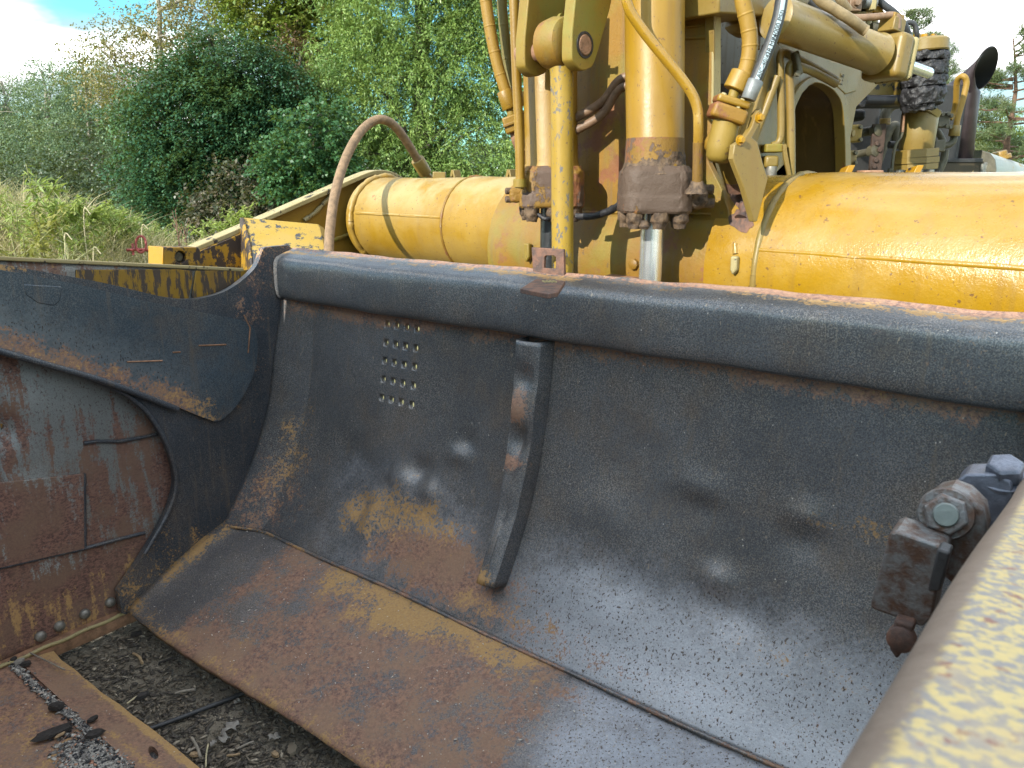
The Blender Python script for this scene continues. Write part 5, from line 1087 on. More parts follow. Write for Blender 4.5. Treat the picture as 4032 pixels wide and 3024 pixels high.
for q in ((3462, 512), (3450, 592)): 
    MB().lathe(P(q[0], q[1], 4.3), Vector((.3, -1, .1)), [(-.04, .032), (0, .032), (.004, .024)], 18).build('pipe_flange', M['engine_grey'], tk, 40)
for y0, y1, x0, x1 in ((490, 560, 3348, 3392), (592, 650, 3340, 3372)):
    o = tbox(x0, x1, y0, y1, 3.9, .1, M['yellow_moss'] if y0 < 500 else M['yellow_dull'], 'port_manifold', .008)
    for yy in (y0 + 10, y1 - 10): MB().hexbolt(P(x1 - 6, yy, 3.895), Vector((.3, -1, 0)), .010, .012).build('manifold_bolt', M['engine_grey'], o, 30)
tcyl('engine_pipe', [(3322, 505, 3.9), (3340, 522, 3.9), (3362, 524, 3.88)], 13, M['yellow_dull']); tcyl('engine_pipe', [(3325, 570, 3.9), (3330, 610, 3.9), (3342, 628, 3.9)], 10, M['yellow_dull'])
# right of the post
o = tbox(3700, 3738, 440, 502, 4.45, .12, M['engine_grey'], 'valve_block', .008); tbox(3688, 3702, 432, 500, 4.47, .1, M['engine_grey'], 'valve_block', .008)
for q in ((3708, 450), (3730, 448), (3742, 456), (3725, 498), (3738, 500)): MB().hexbolt(P(q[0], q[1], 4.44), Vector((.2, -1, 0)), .012, .014).build('valve_bolt', M['engine_grey'], o, 30)
hs_ = tcyl('yellow_hose', [(3762, 512, 4.5), (3772, 460, 4.5), (3792, 390, 4.5), (3804, 340, 4.5), (3804, 316, 4.5), (3796, 302, 4.5), (3782, 303, 4.52), (3768, 325, 4.55), (3764, 400, 4.6), (3756, 440, 4.62), (3740, 470, 4.62)], 11, M['hose_yellow'], sm=8)
lath('hose_collar', (3762, 3756), 494, 536, 20, 20, M['yellow_dull'], 4.48, parent=hs_)
tcyl('engine_pipe', [(3756, 530, 4.5), (3754, 552, 4.5), (3738, 568, 4.5), (3710, 574, 4.5), (3670, 575, 4.5)], 13, M['engine_grey'])
tbox(3684, 3722, 550, 598, 4.45, .1, M['engine_grey'], 'valve_block', .008); tcyl('engine_pipe', [(3680, 500, 4.6), (3700, 530, 4.6), (3715, 560, 4.6)], 12, M['engine_grey'])
tcyl('engine_pipe', [(3722, 590, 4.6), (3716, 630, 4.6), (3700, 668, 4.6), (3690, 690, 4.6)], 14, M['engine_grey'])
# exhaust stack
DE = 5.2; ke = px_size(1, DE)
a, b = P(3764, 660, DE), P(3797, 345, DE); up = (b - a).normalized(); rE = 51 * ke
mo_c = P(3880, 268, DE - .12); e1_ = (P(3911, 186, DE - .2) - P(3848, 352, DE - .04)) / 2; e2_ = Vector((.055, -.075, .02)) * 1.0
ringv = []; N = 36; xx = Vector((1, 0, 0)); xx = (xx - up * xx.dot(up)).normalized(); yy = up.cross(xx)
mit_n = Vector((0.58, 0, -0.8)); 
mb = MB(); vs = []
for j in range(N):
    th = 2 * math.pi * j / N; off = xx * math.cos(th) * rE + yy * math.sin(th) * rE; vs.append(a + off)
for j in range(N):
    th = 2 * math.pi * j / N; off = xx * math.cos(th) * rE + yy * math.sin(th) * rE; vs.append(b + off + up * (-0.10 * math.cos(th) * rE * 1.0))
for j in range(N):
    th = 2 * math.pi * j / N; vs.append(mo_c - e1_ * math.cos(th) * 1.0 + e2_ * 0 + (e2_ * math.sin(th)))
# orient: the left side of the pipe leads to the top of the mouth
vs2 = vs[:2 * N] + [mo_c + e1_ * (-math.cos(2 * math.pi * j / N)) - e2_ * math.sin(2 * math.pi * j / N) * -1 for j in range(N)]
fs = [[i * N + j, i * N + (j + 1) % N, (i + 1) * N + (j + 1) % N, (i + 1) * N + j] for i in range(2) for j in range(N)]
def mitre_ring(c, n1, ax, r):    # cylinder of axis ax cut by plane through c with normal n1
    xx = Vector((1, 0, 0)); xx = (xx - ax * xx.dot(ax)).normalized(); yy = ax.cross(xx); out = []
    for j in range(N):
        th = 2 * math.pi * j / N; o_ = xx * math.cos(th) * r + yy * math.sin(th) * r; out.append(c + o_ - ax * (o_.dot(n1) / ax.dot(n1)))
    return out
bend = P(3799, 346, DE); tipc = mo_c; ax2 = (tipc - bend).normalized(); ax2 = (ax2 + Vector((0, 0, 0))).normalized()
m1 = mitre_ring(bend, (up + ax2).normalized(), up, rE)
nm = Vector((.80, -.50, -.30)).normalized()   # the slanted mouth faces right, a little down and towards the viewer
m2 = []
for q in m1:
    pass
eb_ = Vector((-.105, -.07, 0))
m2 = [tipc - e1_ * math.cos(2 * math.pi * j / N) - eb_ * math.sin(2 * math.pi * j / N) for j in range(N)]
vs = mitre_ring(a, up, up, rE) + m1 + m2
mb = MB().add(vs, fs); o = mb.build('exhaust_stack', M['exhaust'], tk, 40); sd = o.modifiers.new('wall', 'SOLIDIFY'); sd.thickness = .006; sd.offset = 1
mb = MB(); ins_ = [q + (tipc - q) * .02 for q in m2]; deep = [bend + (q - bend) * .9 - ax2 * 0 for q in m1]
vs = [q.lerp(tipc, .03) for q in m2] + [q.lerp(bend, .05) for q in m1]; mb.add(vs, [[j, (j + 1) % N, N + (j + 1) % N, N + j] for j in range(N)] + [list(range(N, 2 * N))]); mb.build('stack_bore', M['exhaust_in'], o, 40)
MB().lathe(a.lerp(b, .10), up, [(0, rE * 1.04), (.012, rE * 1.05), (.02, rE * 1.04)], 36).build('stack_band', M['exhaust'], o, 40)
MB().lathe(P(3766, 640, DE), up, [(0, rE * 1.02), (.08, rE * 1.02)], 36).build('stack_collar', M['red_band'], o, 40)
tbox(3700, 3860, 634, 760, DE - .12, .3, M['patchy'], 'exhaust_base', .01); tbox(3690, 3870, 624, 640, DE - .13, .32, M['engine_dark'], 'base_plate', .004)
tbox(3842, 3880, 640, 700, DE - .1, .2, M['bolt'], 'base_clip', .004); MB().tube([P(3868, 645, DE - .12), P(3866, 690, DE - .12)], .012, 10).build('clip_bolt', M['bolt'], tk, 50)
tbox(3815, 3838, 575, 592, DE - .06, .06, M['exhaust'], 'stack_lug', .004)
# hood: rounded end and long silver top falling away to the right
c0, c1 = P(3850, 700, DE + .25), P(4120, 760, DE + 1.6)
hp = [(-.36, -.4), (-.36, .04), (-.33, .10), (-.27, .14), (-.18, .155), (.0, .16), (.5, .16), (.5, -.4)]
dirh = (P(4060, 690, DE + 1.2) - P(3885, 600, DE + .1)); dirh.z *= .6; dirh.normalize()
sh = Vector((dirh.y, -dirh.x, 0)).normalized()
q0 = P(3868, 592, DE + .12)
prof = [q0 + sh * .10 - Z * .6, q0 + sh * .10 - Z * .12, q0 + sh * .085 - Z * .06, q0 + sh * .05 - Z * .02, q0 - Z * 0, q0 - sh * .25, q0 - sh * .35 - Z * .03, q0 - sh * .38 - Z * .1, q0 - sh * .38 - Z * .6]
MB().prism(prof, dirh * 1.9).build('hood', M['hood'], tk, 50, bevel=.004)
MB().prism([q + dirh * -.02 for q in prof], dirh * .02).build('hood_end', M['engine_grey'], tk, 50)
lath('filler_cap', (3935, 3938), 596, 628, 36, 40, M['yellow'], DE + .5, prof=[(0, 24), (.1, 26), (.5, 27), (.52, 38), (.9, 40), (1, 38)])

# ================================================================== TREES
def leaf_quads(c, d, side, Lg, Wd, fold=0.15):
    nrm = np.cross(side, d); Lg = Lg[:, None]; Wd = Wd[:, None]
    v0 = c; v1 = c + d * Lg * .45 + side * Wd * .5 + nrm * Wd * fold; v2 = c + d * Lg - nrm * Lg * .12; v3 = c + d * Lg * .45 - side * Wd * .5 + nrm * Wd * fold
    return np.stack([v0, v1, v2, v3], 1).reshape(-1, 3)
def unit(a): return a / np.maximum(np.linalg.norm(a, axis=-1, keepdims=True), 1e-9)
def sprays(rng, origins, dirs, n, ln, L0, W0, droop, spread=.8, flat=.5):
    """leafy twigs: every twig starts at an origin, runs along dir with droop, and carries n leaves left and right"""
    m = len(origins); u = (np.arange(n) + rng.random((m, n))) / n; l = ln * (0.6 + .7 * rng.random((m, 1)))
    pos = origins[:, None] + dirs[:, None] * (u * l)[..., None]; pos[..., 2] -= droop * (u * l) ** 2
    tw = dirs[:, None] * np.ones((1, n, 1)); tw = tw.copy(); tw[..., 2] -= 2 * droop * u * l; tw = unit(tw)
    up = np.zeros_like(tw); up[..., 2] = 1; up = up + rng.normal(0, 1 - flat, up.shape) * .9
    sd = unit(np.cross(tw, up)); sg = np.where((np.arange(n) % 2)[None, :, None] == 0, 1.0, -1.0)
    d = unit(tw * .55 + sd * sg * spread + rng.normal(0, .25, tw.shape) + np.array([0, 0, -.35 * droop]))
    side = unit(np.cross(d, up)); k = m * n
    Ls = L0 * (.65 + .6 * rng.random(k)); Ws = W0 * (.7 + .5 * rng.random(k))
    pos = pos + rng.normal(0, ln * .06, pos.shape)
    return leaf_quads(pos.reshape(-1, 3), d.reshape(-1, 3), side.reshape(-1, 3), Ls, Ws)
def crown_origins(rng, blobs, n):
    w_ = np.array([b[3] * b[4] * b[5] for b in blobs]) ** .67; w_ = w_ / w_.sum(); which = rng.choice(len(blobs), n, p=w_); B = np.array(blobs)[which]
    g = unit(rng.normal(0, 1, (n, 3))); r = rng.random(n) ** .38; r = .35 + .65 * r
    lump = 1 + .22 * np.sin(g[:, 0] * 5 + which * 2) * np.sin(g[:, 2] * 6 + which) 
    return B[:, :3] + g * B[:, 3:6] * (r * lump)[:, None], g
def tree(name, label, group, base, trunk_r, blobs, nspray, nleaf, ln, L0, W0, droop, lmat, bmat, seed, flat=.5, limbs=10, lean=(0, 0), twigs=0):
    rng = np.random.default_rng(seed); rd = random.Random(seed); base = Vector(base)
    t = thing(name, label, 'tree', base, group)
    zt = max(b[2] + b[5] * .5 for b in blobs); tops = Vector((np.mean([b[0] for b in blobs]) + lean[0], np.mean([b[1] for b in blobs]) + lean[1], zt)); mb = MB()
    tr = [base.lerp(tops, i / 8) + Vector((rd.uniform(-.08, .08), rd.uniform(-.08, .08), 0)) * (i > 0) for i in range(9)]
    mb.tube(tr, [trunk_r * (1.25 if i == 0 else 1 - .085 * i) for i in range(9)], 9)
    for i in range(limbs):
        b = blobs[rd.randrange(len(blobs))]; e = Vector((b[0] + rd.uniform(-.7, .7) * b[3], b[1] + rd.uniform(-.7, .7) * b[4], b[2] + rd.uniform(-.4, .8) * b[5]))
        s = tr[rd.randrange(2, 8)]
        if e.z < s.z - .5: s = tr[2]
        mid = s.lerp(e, .5) + Vector((rd.uniform(-.2, .2), rd.uniform(-.2, .2), .25)); r = trunk_r * rd.uniform(.22, .4)
        pts = crv([s, mid, e], 5); mb.tube(pts, [r * (1 - .8 * j / (len(pts) - 1)) for j in range(len(pts))], 6)
        for k_ in range(twigs):
            s2 = pts[rd.randrange(3, len(pts))]; e2 = s2 + Vector((rd.gauss(0, .5), rd.gauss(0, .5), rd.gauss(.25, .4))); mb.tube([s2, s2.lerp(e2, .5) + Vector((0, 0, .06)), e2], [r * .4, r * .28, r * .1], 4)
    mb.build('trunk', bmat, t, 60)
    o, g = crown_origins(rng, blobs, nspray); hd = g.copy(); hd[:, 2] *= .35; hd += rng.normal(0, .35, hd.shape); hd = unit(hd)
    V = sprays(rng, o, hd, nleaf, ln, L0, W0, droop, flat=flat); Q = np.arange(len(V)).reshape(-1, 4)
    c = np_mesh('crown', V, Q, lmat, t); return t
M['bark'] = plain('grey_bark', (0.11, 0.095, 0.075), 0.85, var=.5, scale=9, bump=.8); M['bark_pale'] = plain('pale_bark', (0.30, 0.27, 0.22), 0.8, var=.4, scale=12, bump=.5)
M['bark_pine'] = plain('pine_bark', (0.15, 0.085, 0.055), 0.85, var=.5, scale=9, bump=.8)
M['leaf_dark'] = leafmat('dark_leaves', (0.022, 0.076, 0.042), (0.055, 0.144, 0.066), (0.092, 0.164, 0.052), .2, .36)
M['leaf_oak'] = leafmat('willow_oak_leaves', (0.126, 0.226, 0.051), (0.278, 0.380, 0.105), (0.118, 0.226, 0.068), .3, .42)
M['leaf_up'] = leafmat('bright_oak_leaves', (0.083, 0.159, 0.024), (0.200, 0.255, 0.040), (0.221, 0.193, 0.048), .32)
M['leaf_olive'] = leafmat('olive_brown_leaves', (0.147, 0.152, 0.046), (0.248, 0.207, 0.078), (0.212, 0.147, 0.074), .3)
M['leaf_far'] = leafmat('hazy_far_leaves', (0.099, 0.173, 0.111), (0.170, 0.248, 0.143), (0.210, 0.248, 0.101), .3)  # paler and bluer to put distance haze into the colour
M['leaf_gum'] = leafmat('sweetgum_leaves', (0.026, 0.094, 0.036), (0.065, 0.162, 0.058), None, .3)
M['leaf_brown'] = leafmat('withered_leaves', (0.104, 0.060, 0.036), (0.176, 0.104, 0.064), None, .15)
M['leaf_mix'] = leafmat('brownish_green_leaves', (0.048, 0.068, 0.036), (0.120, 0.092, 0.060), None, .2)
M['leaf_pine'] = leafmat('pine_needles', (0.043, 0.082, 0.034), (0.096, 0.130, 0.048), (0.115, 0.134, 0.048), .2)
M['leaf_wood'] = leafmat('wood_leaves', (0.027, 0.057, 0.033), (0.067, 0.101, 0.043), (0.081, 0.101, 0.040), .2)
def bw(px, py, D, rx, ry=None, rz=None):      # a crown blob: centre by survey ray at distance D, radii in survey units across the ray
    c = P(px, py, D); k = D / 3134; return (c.x, c.y, c.z, rx * k, (ry or rx) * k, (rz or rx) * k)
def gb(px, D): q = P(px, 700, D); return (q.x, q.y, float(terrain(q.x, q.y)))
D = 18
tree('hornbeam_tree', 'dense dark green tree with layered drooping sprays in the middle of the wood edge', None, gb(880, D), .16,
     [bw(860, 520, D, 330, 240, 230), bw(760, 420, D, 210, 200, 150), bw(960, 330, D, 220, 200, 150), bw(870, 230, D, 130, 140, 100), bw(700, 650, D, 190, 200, 150), bw(1040, 620, D, 200, 180, 190), bw(860, 800, D, 300, 220, 130), bw(1100, 470, D, 120, 140, 130)],
     6400, 20, .58, .082, .050, .55, M['leaf_dark'], M['bark'], 1, flat=.85, limbs=14)
D = 19.5
tree('willow_oak', 'large light green tree with narrow leaves behind the brown looping hose', None, gb(1640, D), .27,
     [bw(1560, 420, D, 330, 260, 200), bw(1720, 250, D, 280, 240, 180), bw(1440, 260, D, 200, 200, 160), bw(1830, 560, D, 230, 220, 190), bw(1560, 680, D, 260, 220, 160), bw(1900, 240, D, 200, 200, 200), bw(1620, 40, D, 300, 260, 170), bw(1400, 590, D, 150, 160, 130), bw(1850, 780, D, 250, 220, 130), bw(1950, 20, D, 220, 220, 150), bw(1500, -180, D, 320, 260, 160), bw(1800, -220, D, 320, 260, 180)],
     8200, 22, .55, .10, .028, .8, M['leaf_oak'], M['bark'], 2, flat=.3, limbs=26, twigs=2)
D = 23
tree('red_oak', 'tall tree with bright yellowish green leaves above the dark hornbeam', None, gb(1190, D), .2,
     [bw(1100, 60, D, 190, 180, 140), bw(1230, 150, D, 170, 160, 130), bw(1020, 0, D, 150, 150, 100), bw(1330, 60, D, 160, 150, 130), bw(1180, -130, D, 260, 220, 120), bw(1300, 300, D, 120, 120, 120)],
     1500, 18, .55, .13, .075, .4, M['leaf_up'], M['bark'], 3, limbs=14, twigs=2)
D = 21
tree('withered_tree', 'tree with sparse withered brown leaves between the hornbeam and the willow oak', None, gb(1180, D), .12,
     [bw(1185, 260, D, 90, 90, 110), bw(1150, 350, D, 80, 80, 60), bw(1230, 330, D, 60, 70, 70), bw(1180, 430, D, 60, 60, 40)], 420, 11, .4, .09, .05, .6, M['leaf_brown'], M['bark'], 4, limbs=12, twigs=2)
D = 26
tree('elm_tree', 'tall thin crowned tree with olive brown leaves and pale bare branches at upper left', None, gb(640, D), .17,
     [bw(560, 260, D, 210, 180, 170), bw(680, 140, D, 180, 170, 120), bw(760, 250, D, 180, 170, 160), bw(850, 90, D, 170, 160, 120), bw(440, 330, D, 130, 130, 110), bw(620, 420, D, 200, 170, 120), bw(930, -30, D, 200, 160, 120), bw(400, 190, D, 90, 90, 60)],
     1500, 12, .7, .105, .062, .35, M['leaf_olive'], M['bark_pale'], 5, flat=.2, limbs=24, twigs=3)
D = 15.5
tree('sweetgum_sapling', 'young sweetgum with cool green leaves left of the yellow draft arm', None, gb(1230, D), .07,
     [bw(1230, 590, D, 130, 120, 150), bw(1180, 700, D, 120, 110, 110), bw(1290, 480, D, 80, 80, 90), bw(1120, 640, D, 80, 80, 90), bw(1300, 680, D, 70, 80, 100)], 800, 18, .36, .075, .066, .4, M['leaf_gum'], M['bark'], 6, flat=.3)
for i, (px, py, D, sc, lab) in enumerate([(40, 440, 36, 1.0, 'bluish green tree at the far left edge of the wood'), (200, 400, 33, .85, 'slender pale trunked tree with thin top, second from the left'),
                                       (350, 370, 31, .9, 'slender yellow green tree just left of the tall elm'), (-190, 420, 34, 1.2, 'broad tree past the left end of the wood edge')]):
    tree('ash_tree', lab, 'trees along the far left wood edge', gb(px, D), .13,
         [bw(px, py, D, 120 * sc, 120, 130), bw(px - 60, py + 140, D, 130 * sc, 120, 110), bw(px + 60, py + 110, D, 120 * sc, 120, 120), bw(px + 10, py - 90, D, 60 * sc, 70, 60), bw(px, py + 260, D, 170 * sc, 130, 110)],
         1500, 14, .62, .095, .055, .35, M['leaf_far'], M['bark_pale'], 20 + i, flat=.2, limbs=12, twigs=2)
for i, (px, py, D, lab) in enumerate([(160, 720, 27, 'low dark shrub under the far left trees'), (420, 660, 24, 'dark brushy shrub left of the hornbeam'), (620, 760, 21, 'dark shrub at the left foot of the hornbeam'), (1010, 800, 16.5, 'low brownish shrub at the right foot of the hornbeam')]):
    tree('woodland_shrub', lab, 'shrubs at the wood edge', gb(px, D), .05, [bw(px, py, D, 190, 150, 130), bw(px - 110, py + 50, D, 130, 120, 90), bw(px + 110, py + 40, D, 130, 120, 100)], 700, 14, .5, .10, .06, .4, M['leaf_wood'] if i < 3 else M['leaf_mix'], M['bark'], 40 + i, flat=.3)
# right hand trees past the tractor
def pine(label, px, top, D, hpx, seed, sc=1.0):
    rng = np.random.default_rng(seed); rd = random.Random(seed); b = Vector(gb(px, D)); t = thing('pine_tree', label, 'tree', b, 'pines beyond the tractor'); tip = P(px + 10, top, D); mb = MB()
    mb.tube([b.lerp(tip, i / 8) + Vector((.1 * math.sin(i * 1.3), 0, 0)) for i in range(9)], [.17 * (1 - .11 * i) for i in range(9)], 9)
    Vs = []
    for i in range(44):
        f = .30 + .68 * rd.random(); s = b.lerp(tip, f); an = rd.uniform(0, 6.28); ln = (1.05 - f) * 3.2 * sc + .35; e = s + Vector((math.cos(an) * ln, math.sin(an) * ln, rd.uniform(.0, .5)))
        mb.tube([s, s.lerp(e, .5) - Z * .08, e], [.035, .025, .01], 5)
        for j in range(20):
            c = s.lerp(e, .35 + .65 * rd.random()) + Vector((rd.gauss(0, .16), rd.gauss(0, .16), rd.gauss(.05, .08)))
            d = unit(rng.normal(0, 1, (26, 3)) + np.array([0, 0, .55])); sd = unit(np.cross(d, rng.normal(0, 1, (26, 3))))
            Vs.append(leaf_quads(np.array(c)[None] + rng.normal(0, .05, (26, 3)), d, sd, np.full(26, .17), np.full(26, .020)))
    mb.build('trunk', M['bark_pine'], t, 60); V = np.concatenate(Vs); np_mesh('crown', V, np.arange(len(V)).reshape(-1, 4), M['leaf_pine'], t)
pine('tall pine with reddish trunk right of the exhaust stack', 3990, 150, 26, 0, 71); pine('pine top showing above the hitch column', 3590, 40, 34, 0, 72, .9); pine('pine just behind the greasy hitch, its twigs past the column', 3690, 190, 40, 0, 73, .8)
D = 30
tree('birch_tree', 'light yellow green tree low between the exhaust stack and the pine', None, gb(3900, D), .09, [bw(3880, 520, D, 90, 90, 110), bw(3930, 590, D, 90, 90, 90), bw(3850, 620, D, 80, 80, 90), bw(3990, 640, D, 90, 80, 80)], 1300, 14, .5, .10, .05, .6, M['leaf_up'], M['bark_pale'], 75, limbs=8, twigs=2)
tree('birch_tree', 'small green tree seen just left of the exhaust stack', None, gb(3715, 36), .09, [bw(3715, 470, 36, 55, 70, 90), bw(3700, 600, 36, 70, 70, 90)], 330, 12, .5, .11, .06, .6, M['leaf_oak'], M['bark_pale'], 76, limbs=6)
# the wood behind, one dim mass
rng = np.random.default_rng(5); N_ = 2600; ax_px = rng.uniform(-1500, 2600, N_); Dw = rng.uniform(40, 54, N_); u_ = (ax_px - 2016) / FPX / .966
hh_ = (4.2 + 1.3 * np.sin(ax_px * .006) + .8 * np.sin(ax_px * .017)) * np.sqrt(rng.random(N_)); org = np.stack([u_ * Dw, Dw, .2 + hh_ * 1.0], 1); dr = unit(rng.normal(0, 1, (N_, 3)) * np.array([1, 1, .4]))
V = sprays(rng, org, dr, 16, 1.2, .34, .2, .25, flat=.2); tag(np_mesh('distant_wood', V, np.arange(len(V)).reshape(-1, 4), M['leaf_wood']), 'dim distant wood filling the gaps between the nearer trees', 'wood', kind='stuff')

# ================================================================== WEEDS AND GRASS on the bank at the left
def grass_mat(name, a, b, c3): return leafmat(name, a, b, c3, .35, .6, 1.6)
M['grass'] = grass_mat('mixed_grass', (0.270, 0.243, 0.108), (0.605, 0.518, 0.313), (0.540, 0.454, 0.302))
M['grass_green'] = grass_mat('green_weeds', (0.173, 0.238, 0.054), (0.356, 0.400, 0.108), (0.410, 0.378, 0.119))
M['weed'] = leafmat('weed_leaves', (0.192, 0.288, 0.058), (0.365, 0.432, 0.125), None, .45, .5); M['weed_dull'] = leafmat('dull_weed_leaves', (0.115, 0.134, 0.058), (0.250, 0.230, 0.115), None, .4, .55); M['weed_yellow'] = leafmat('yellowing_weed_leaves', (0.192, 0.211, 0.048), (0.346, 0.317, 0.096), None, .4, .55); M['stem'] = plain('weed_stem', (0.24, 0.24, 0.10), .7); M['dead_stem'] = plain('dead_stem', (0.16, 0.085, 0.055), .8)
M['straw'] = plain('straw', (0.50, 0.43, 0.27), .7)
def blades(rng, n, xr, yr, h0, h1, wd, mat, name, bend=.5, dens=None, label=None):
    x = rng.uniform(*xr, n); y = rng.uniform(*yr, n)
    if dens is not None: kp = rng.random(n) < dens(x, y); x, y = x[kp], y[kp]; n = len(x)
    z = terrain(x, y); h = rng.uniform(h0, h1, n) * (.7 + .6 * rng.random(n)); a = rng.uniform(0, 6.283, n); b = bend * (.3 + rng.random(n)) * h
    dx, dy = np.cos(a), np.sin(a); w_ = wd * (.6 + .8 * rng.random(n)); fa = rng.uniform(0, 6.283, n); sx, sy = np.cos(fa) * w_, np.sin(fa) * w_
    def lv(f, wf): 
        cx, cy, cz = x + dx * b * f ** 2, y + dy * b * f ** 2, z - .02 + h * (f - .28 * f ** 3 * bend)
        return np.stack([cx - sx * wf, cy - sy * wf, cz], 1), np.stack([cx + sx * wf, cy + sy * wf, cz], 1)
    l = [lv(0, 1), lv(.4, .9), lv(.75, .6), lv(1.0, .12)]; V = np.stack([q for p_ in l for q in p_], 1).reshape(-1, 3); base = np.arange(n)[:, None] * 8
    Q = np.concatenate([base + np.array([2 * i, 2 * i + 1, 2 * i + 3, 2 * i + 2]) for i in range(3)]); o = np_mesh(name, V, Q, mat); return tag(o, label, None, None, 'stuff')
rng = np.random.default_rng(9); mound = lambda x, y: np.clip(terrain(x, y) * 1.6 + .12, 0, 1)
blades(rng, 64000, (-10.5, -1.6), (5.6, 13), .28, .66, .0045, M['grass'], 'dry_grass', .7, mound, 'dry tan grass covering the bank at left')
blades(rng, 15000, (-10.5, -2.2), (6.5, 14), .15, .5, .007, M['grass_green'], 'green_grass', .45, lambda x, y: mound(x, y) * np.clip(.5 + .8 * np.sin(x * 1.9 + 1) * np.sin(y * 1.7), 0, 1), 'greener weeds mixed through the bank')
blades(rng, 30000, (-26, 14), (13, 30), .2, .5, .010, M['grass'], 'field_grass', .5, lambda x, y: x * 0 + 1, 'rough grass of the field in front of the wood')
def weed(px, py, D, hgt, label, name='tall_weed', mat='weed', nl=46, L0=.12, W0=.030, spread=.10, seed=0, branches=5, stem='stem', group='tall weeds on the bank'):
    """leafy stalk: its top is at survey pixel px,py at distance D"""
    rng = np.random.default_rng(seed + 100); rd = random.Random(seed); top = P(px, py, D); gzv = float(terrain(top.x, top.y)); base = Vector((top.x + rd.uniform(-.05, .05), top.y, gzv - .03)); t = thing(name, label, 'weed', base, group)
    mb = MB(); axis_ = [base.lerp(top, i / 6) + Vector((rd.uniform(-.015, .015), rd.uniform(-.015, .015), 0)) for i in range(7)]; mb.tube(axis_, [.009 * (1 - .1 * i) for i in range(7)], 6); Vs = []
    low = max(0.0, 1 - hgt / max(.05, (top.z - base.z)))
    stems = [axis_]
    for b in range(branches):
        f = low + (1 - low) * rd.uniform(.05, .75); s = base.lerp(top, f); an = rd.uniform(0, 6.28); e = s + Vector((math.cos(an) * spread * 1.6, math.sin(an) * spread * 1.6, rd.uniform(.08, .25))); mb.tube([s, s.lerp(e, .5), e], [.005, .004, .002], 5); stems.append([s, s.lerp(e, .5), e])
    mb.build('stem', M[stem], t, 60)
    for st in stems:
        m = nl if st is stems[0] else nl // 3; f = (low if st is stems[0] else .2) + (1 - (low if st is stems[0] else .2)) * rng.random(m); A = np.array([list(q) for q in st]); pos = A[0] + (A[-1] - A[0]) * f[:, None]
        an = rng.uniform(0, 6.283, m); d = unit(np.stack([np.cos(an), np.sin(an), rng.uniform(-1.1, .9, m)], 1)); sd = unit(np.cross(d, np.array([0, 0, 1.0]) + rng.normal(0, .3, (m, 3)))); sz = (1.15 - f * .7)
        Vs.append(leaf_quads(pos, d, sd, L0 * sz * (.7 + .5 * rng.random(m)), W0 * sz * (.8 + .4 * rng.random(m))))
    V = np.concatenate(Vs); np_mesh('leaves', V, np.arange(len(V)).reshape(-1, 4), M[mat], t); return t
weed(110, 645, 7.2, .75, 'tallest bright green weed with curling leaves at the far left', seed=1, nl=46, L0=.19, W0=.034, branches=4, spread=.06)
weed(184, 718, 7.4, .5, 'bushy bright green weed just right of the tallest one', seed=2, nl=50, L0=.16, W0=.042, spread=.10, branches=5)
weed(258, 740, 7.8, .55, 'feathery yellow green weed in the middle of the bank crest', seed=3, nl=110, L0=.11, W0=.012, spread=.13, branches=9)
weed(310, 800, 8.0, .5, 'leafy yellowing weed right of the feathery one', seed=4, nl=130, L0=.14, W0=.045, spread=.18, branches=9)
weed(395, 812, 9.0, .55, 'arching green goldenrod where the bank drops', seed=5, nl=200, L0=.17, W0=.022, spread=.18, branches=12)
weed(450, 830, 9.2, .5, 'second arching goldenrod, nearer the hornbeam', seed=6, nl=200, L0=.17, W0=.024, spread=.18, branches=12)
weed(60, 790, 7.0, .4, 'short ragged weed left of the tallest one', seed=7, nl=60, L0=.12, W0=.016, spread=.15, branches=8)
weed(600, 870, 10.5, .6, 'yellow green goldenrod clump left of the reddish dead stalk', seed=8, nl=120, L0=.12, W0=.018, spread=.22, branches=14)
weed(690, 822, 8.5, .55, 'reddish dead stalk leaning beside the yellow arm', 'dead_stalk', 'weed', 4, .05, .012, .05, 9, 6, 'dead_stem')
weed(722, 890, 9.0, .35, 'short dead brown stalk near the yellow arm', 'dead_stalk', 'weed', 3, .05, .012, .05, 10, 5, 'dead_stem')
weed(905, 800, 13, .8, 'tall pale weed standing above the yellow arm', seed=11, nl=80, L0=.16, W0=.05, spread=.3, branches=9)
weed(800, 880, 11.5, .5, 'low leafy weed against the top of the yellow arm', seed=12, nl=80, L0=.14, W0=.05, spread=.25, branches=9)
weed(960, 810, 13.5, .7, 'leafy weed at the right end of the weeds by the yellow arm', seed=13, nl=80, L0=.15, W0=.05, spread=.25, branches=9)
for i, (px, py, D, lab) in enumerate([(20, 760, 7.6, 'ragged green weed at the left edge behind the short weed'), (150, 850, 7.0, 'yellowing weed below the tallest one'), (215, 800, 7.9, 'dark stemmed weed between the bushy and the feathery one'), (285, 880, 7.6, 'low leafy weed under the yellowing one'), (345, 850, 8.4, 'fresh green weed on the falling crest'), (365, 905, 8.0, 'low yellow green weed before the goldenrods'), (425, 880, 8.8, 'leafy weed under the arching goldenrods'), (500, 905, 9.4, 'low green weed near the red frame'), (545, 890, 10.0, 'pale weed behind the red frame'), (640, 900, 10.5, 'small green weed left of the dead stalks'), (90, 930, 6.6, 'low broad leaved weed above the rail at left'), (260, 965, 6.5, 'small weed just above the rail')]):
    weed(px, py, D, .45, lab, seed=50 + i, nl=60, L0=.11, W0=[.02, .035, .012][i % 3], spread=.16, branches=8, mat=['weed', 'weed_dull', 'weed_yellow'][(i * 2 + i // 3) % 3])
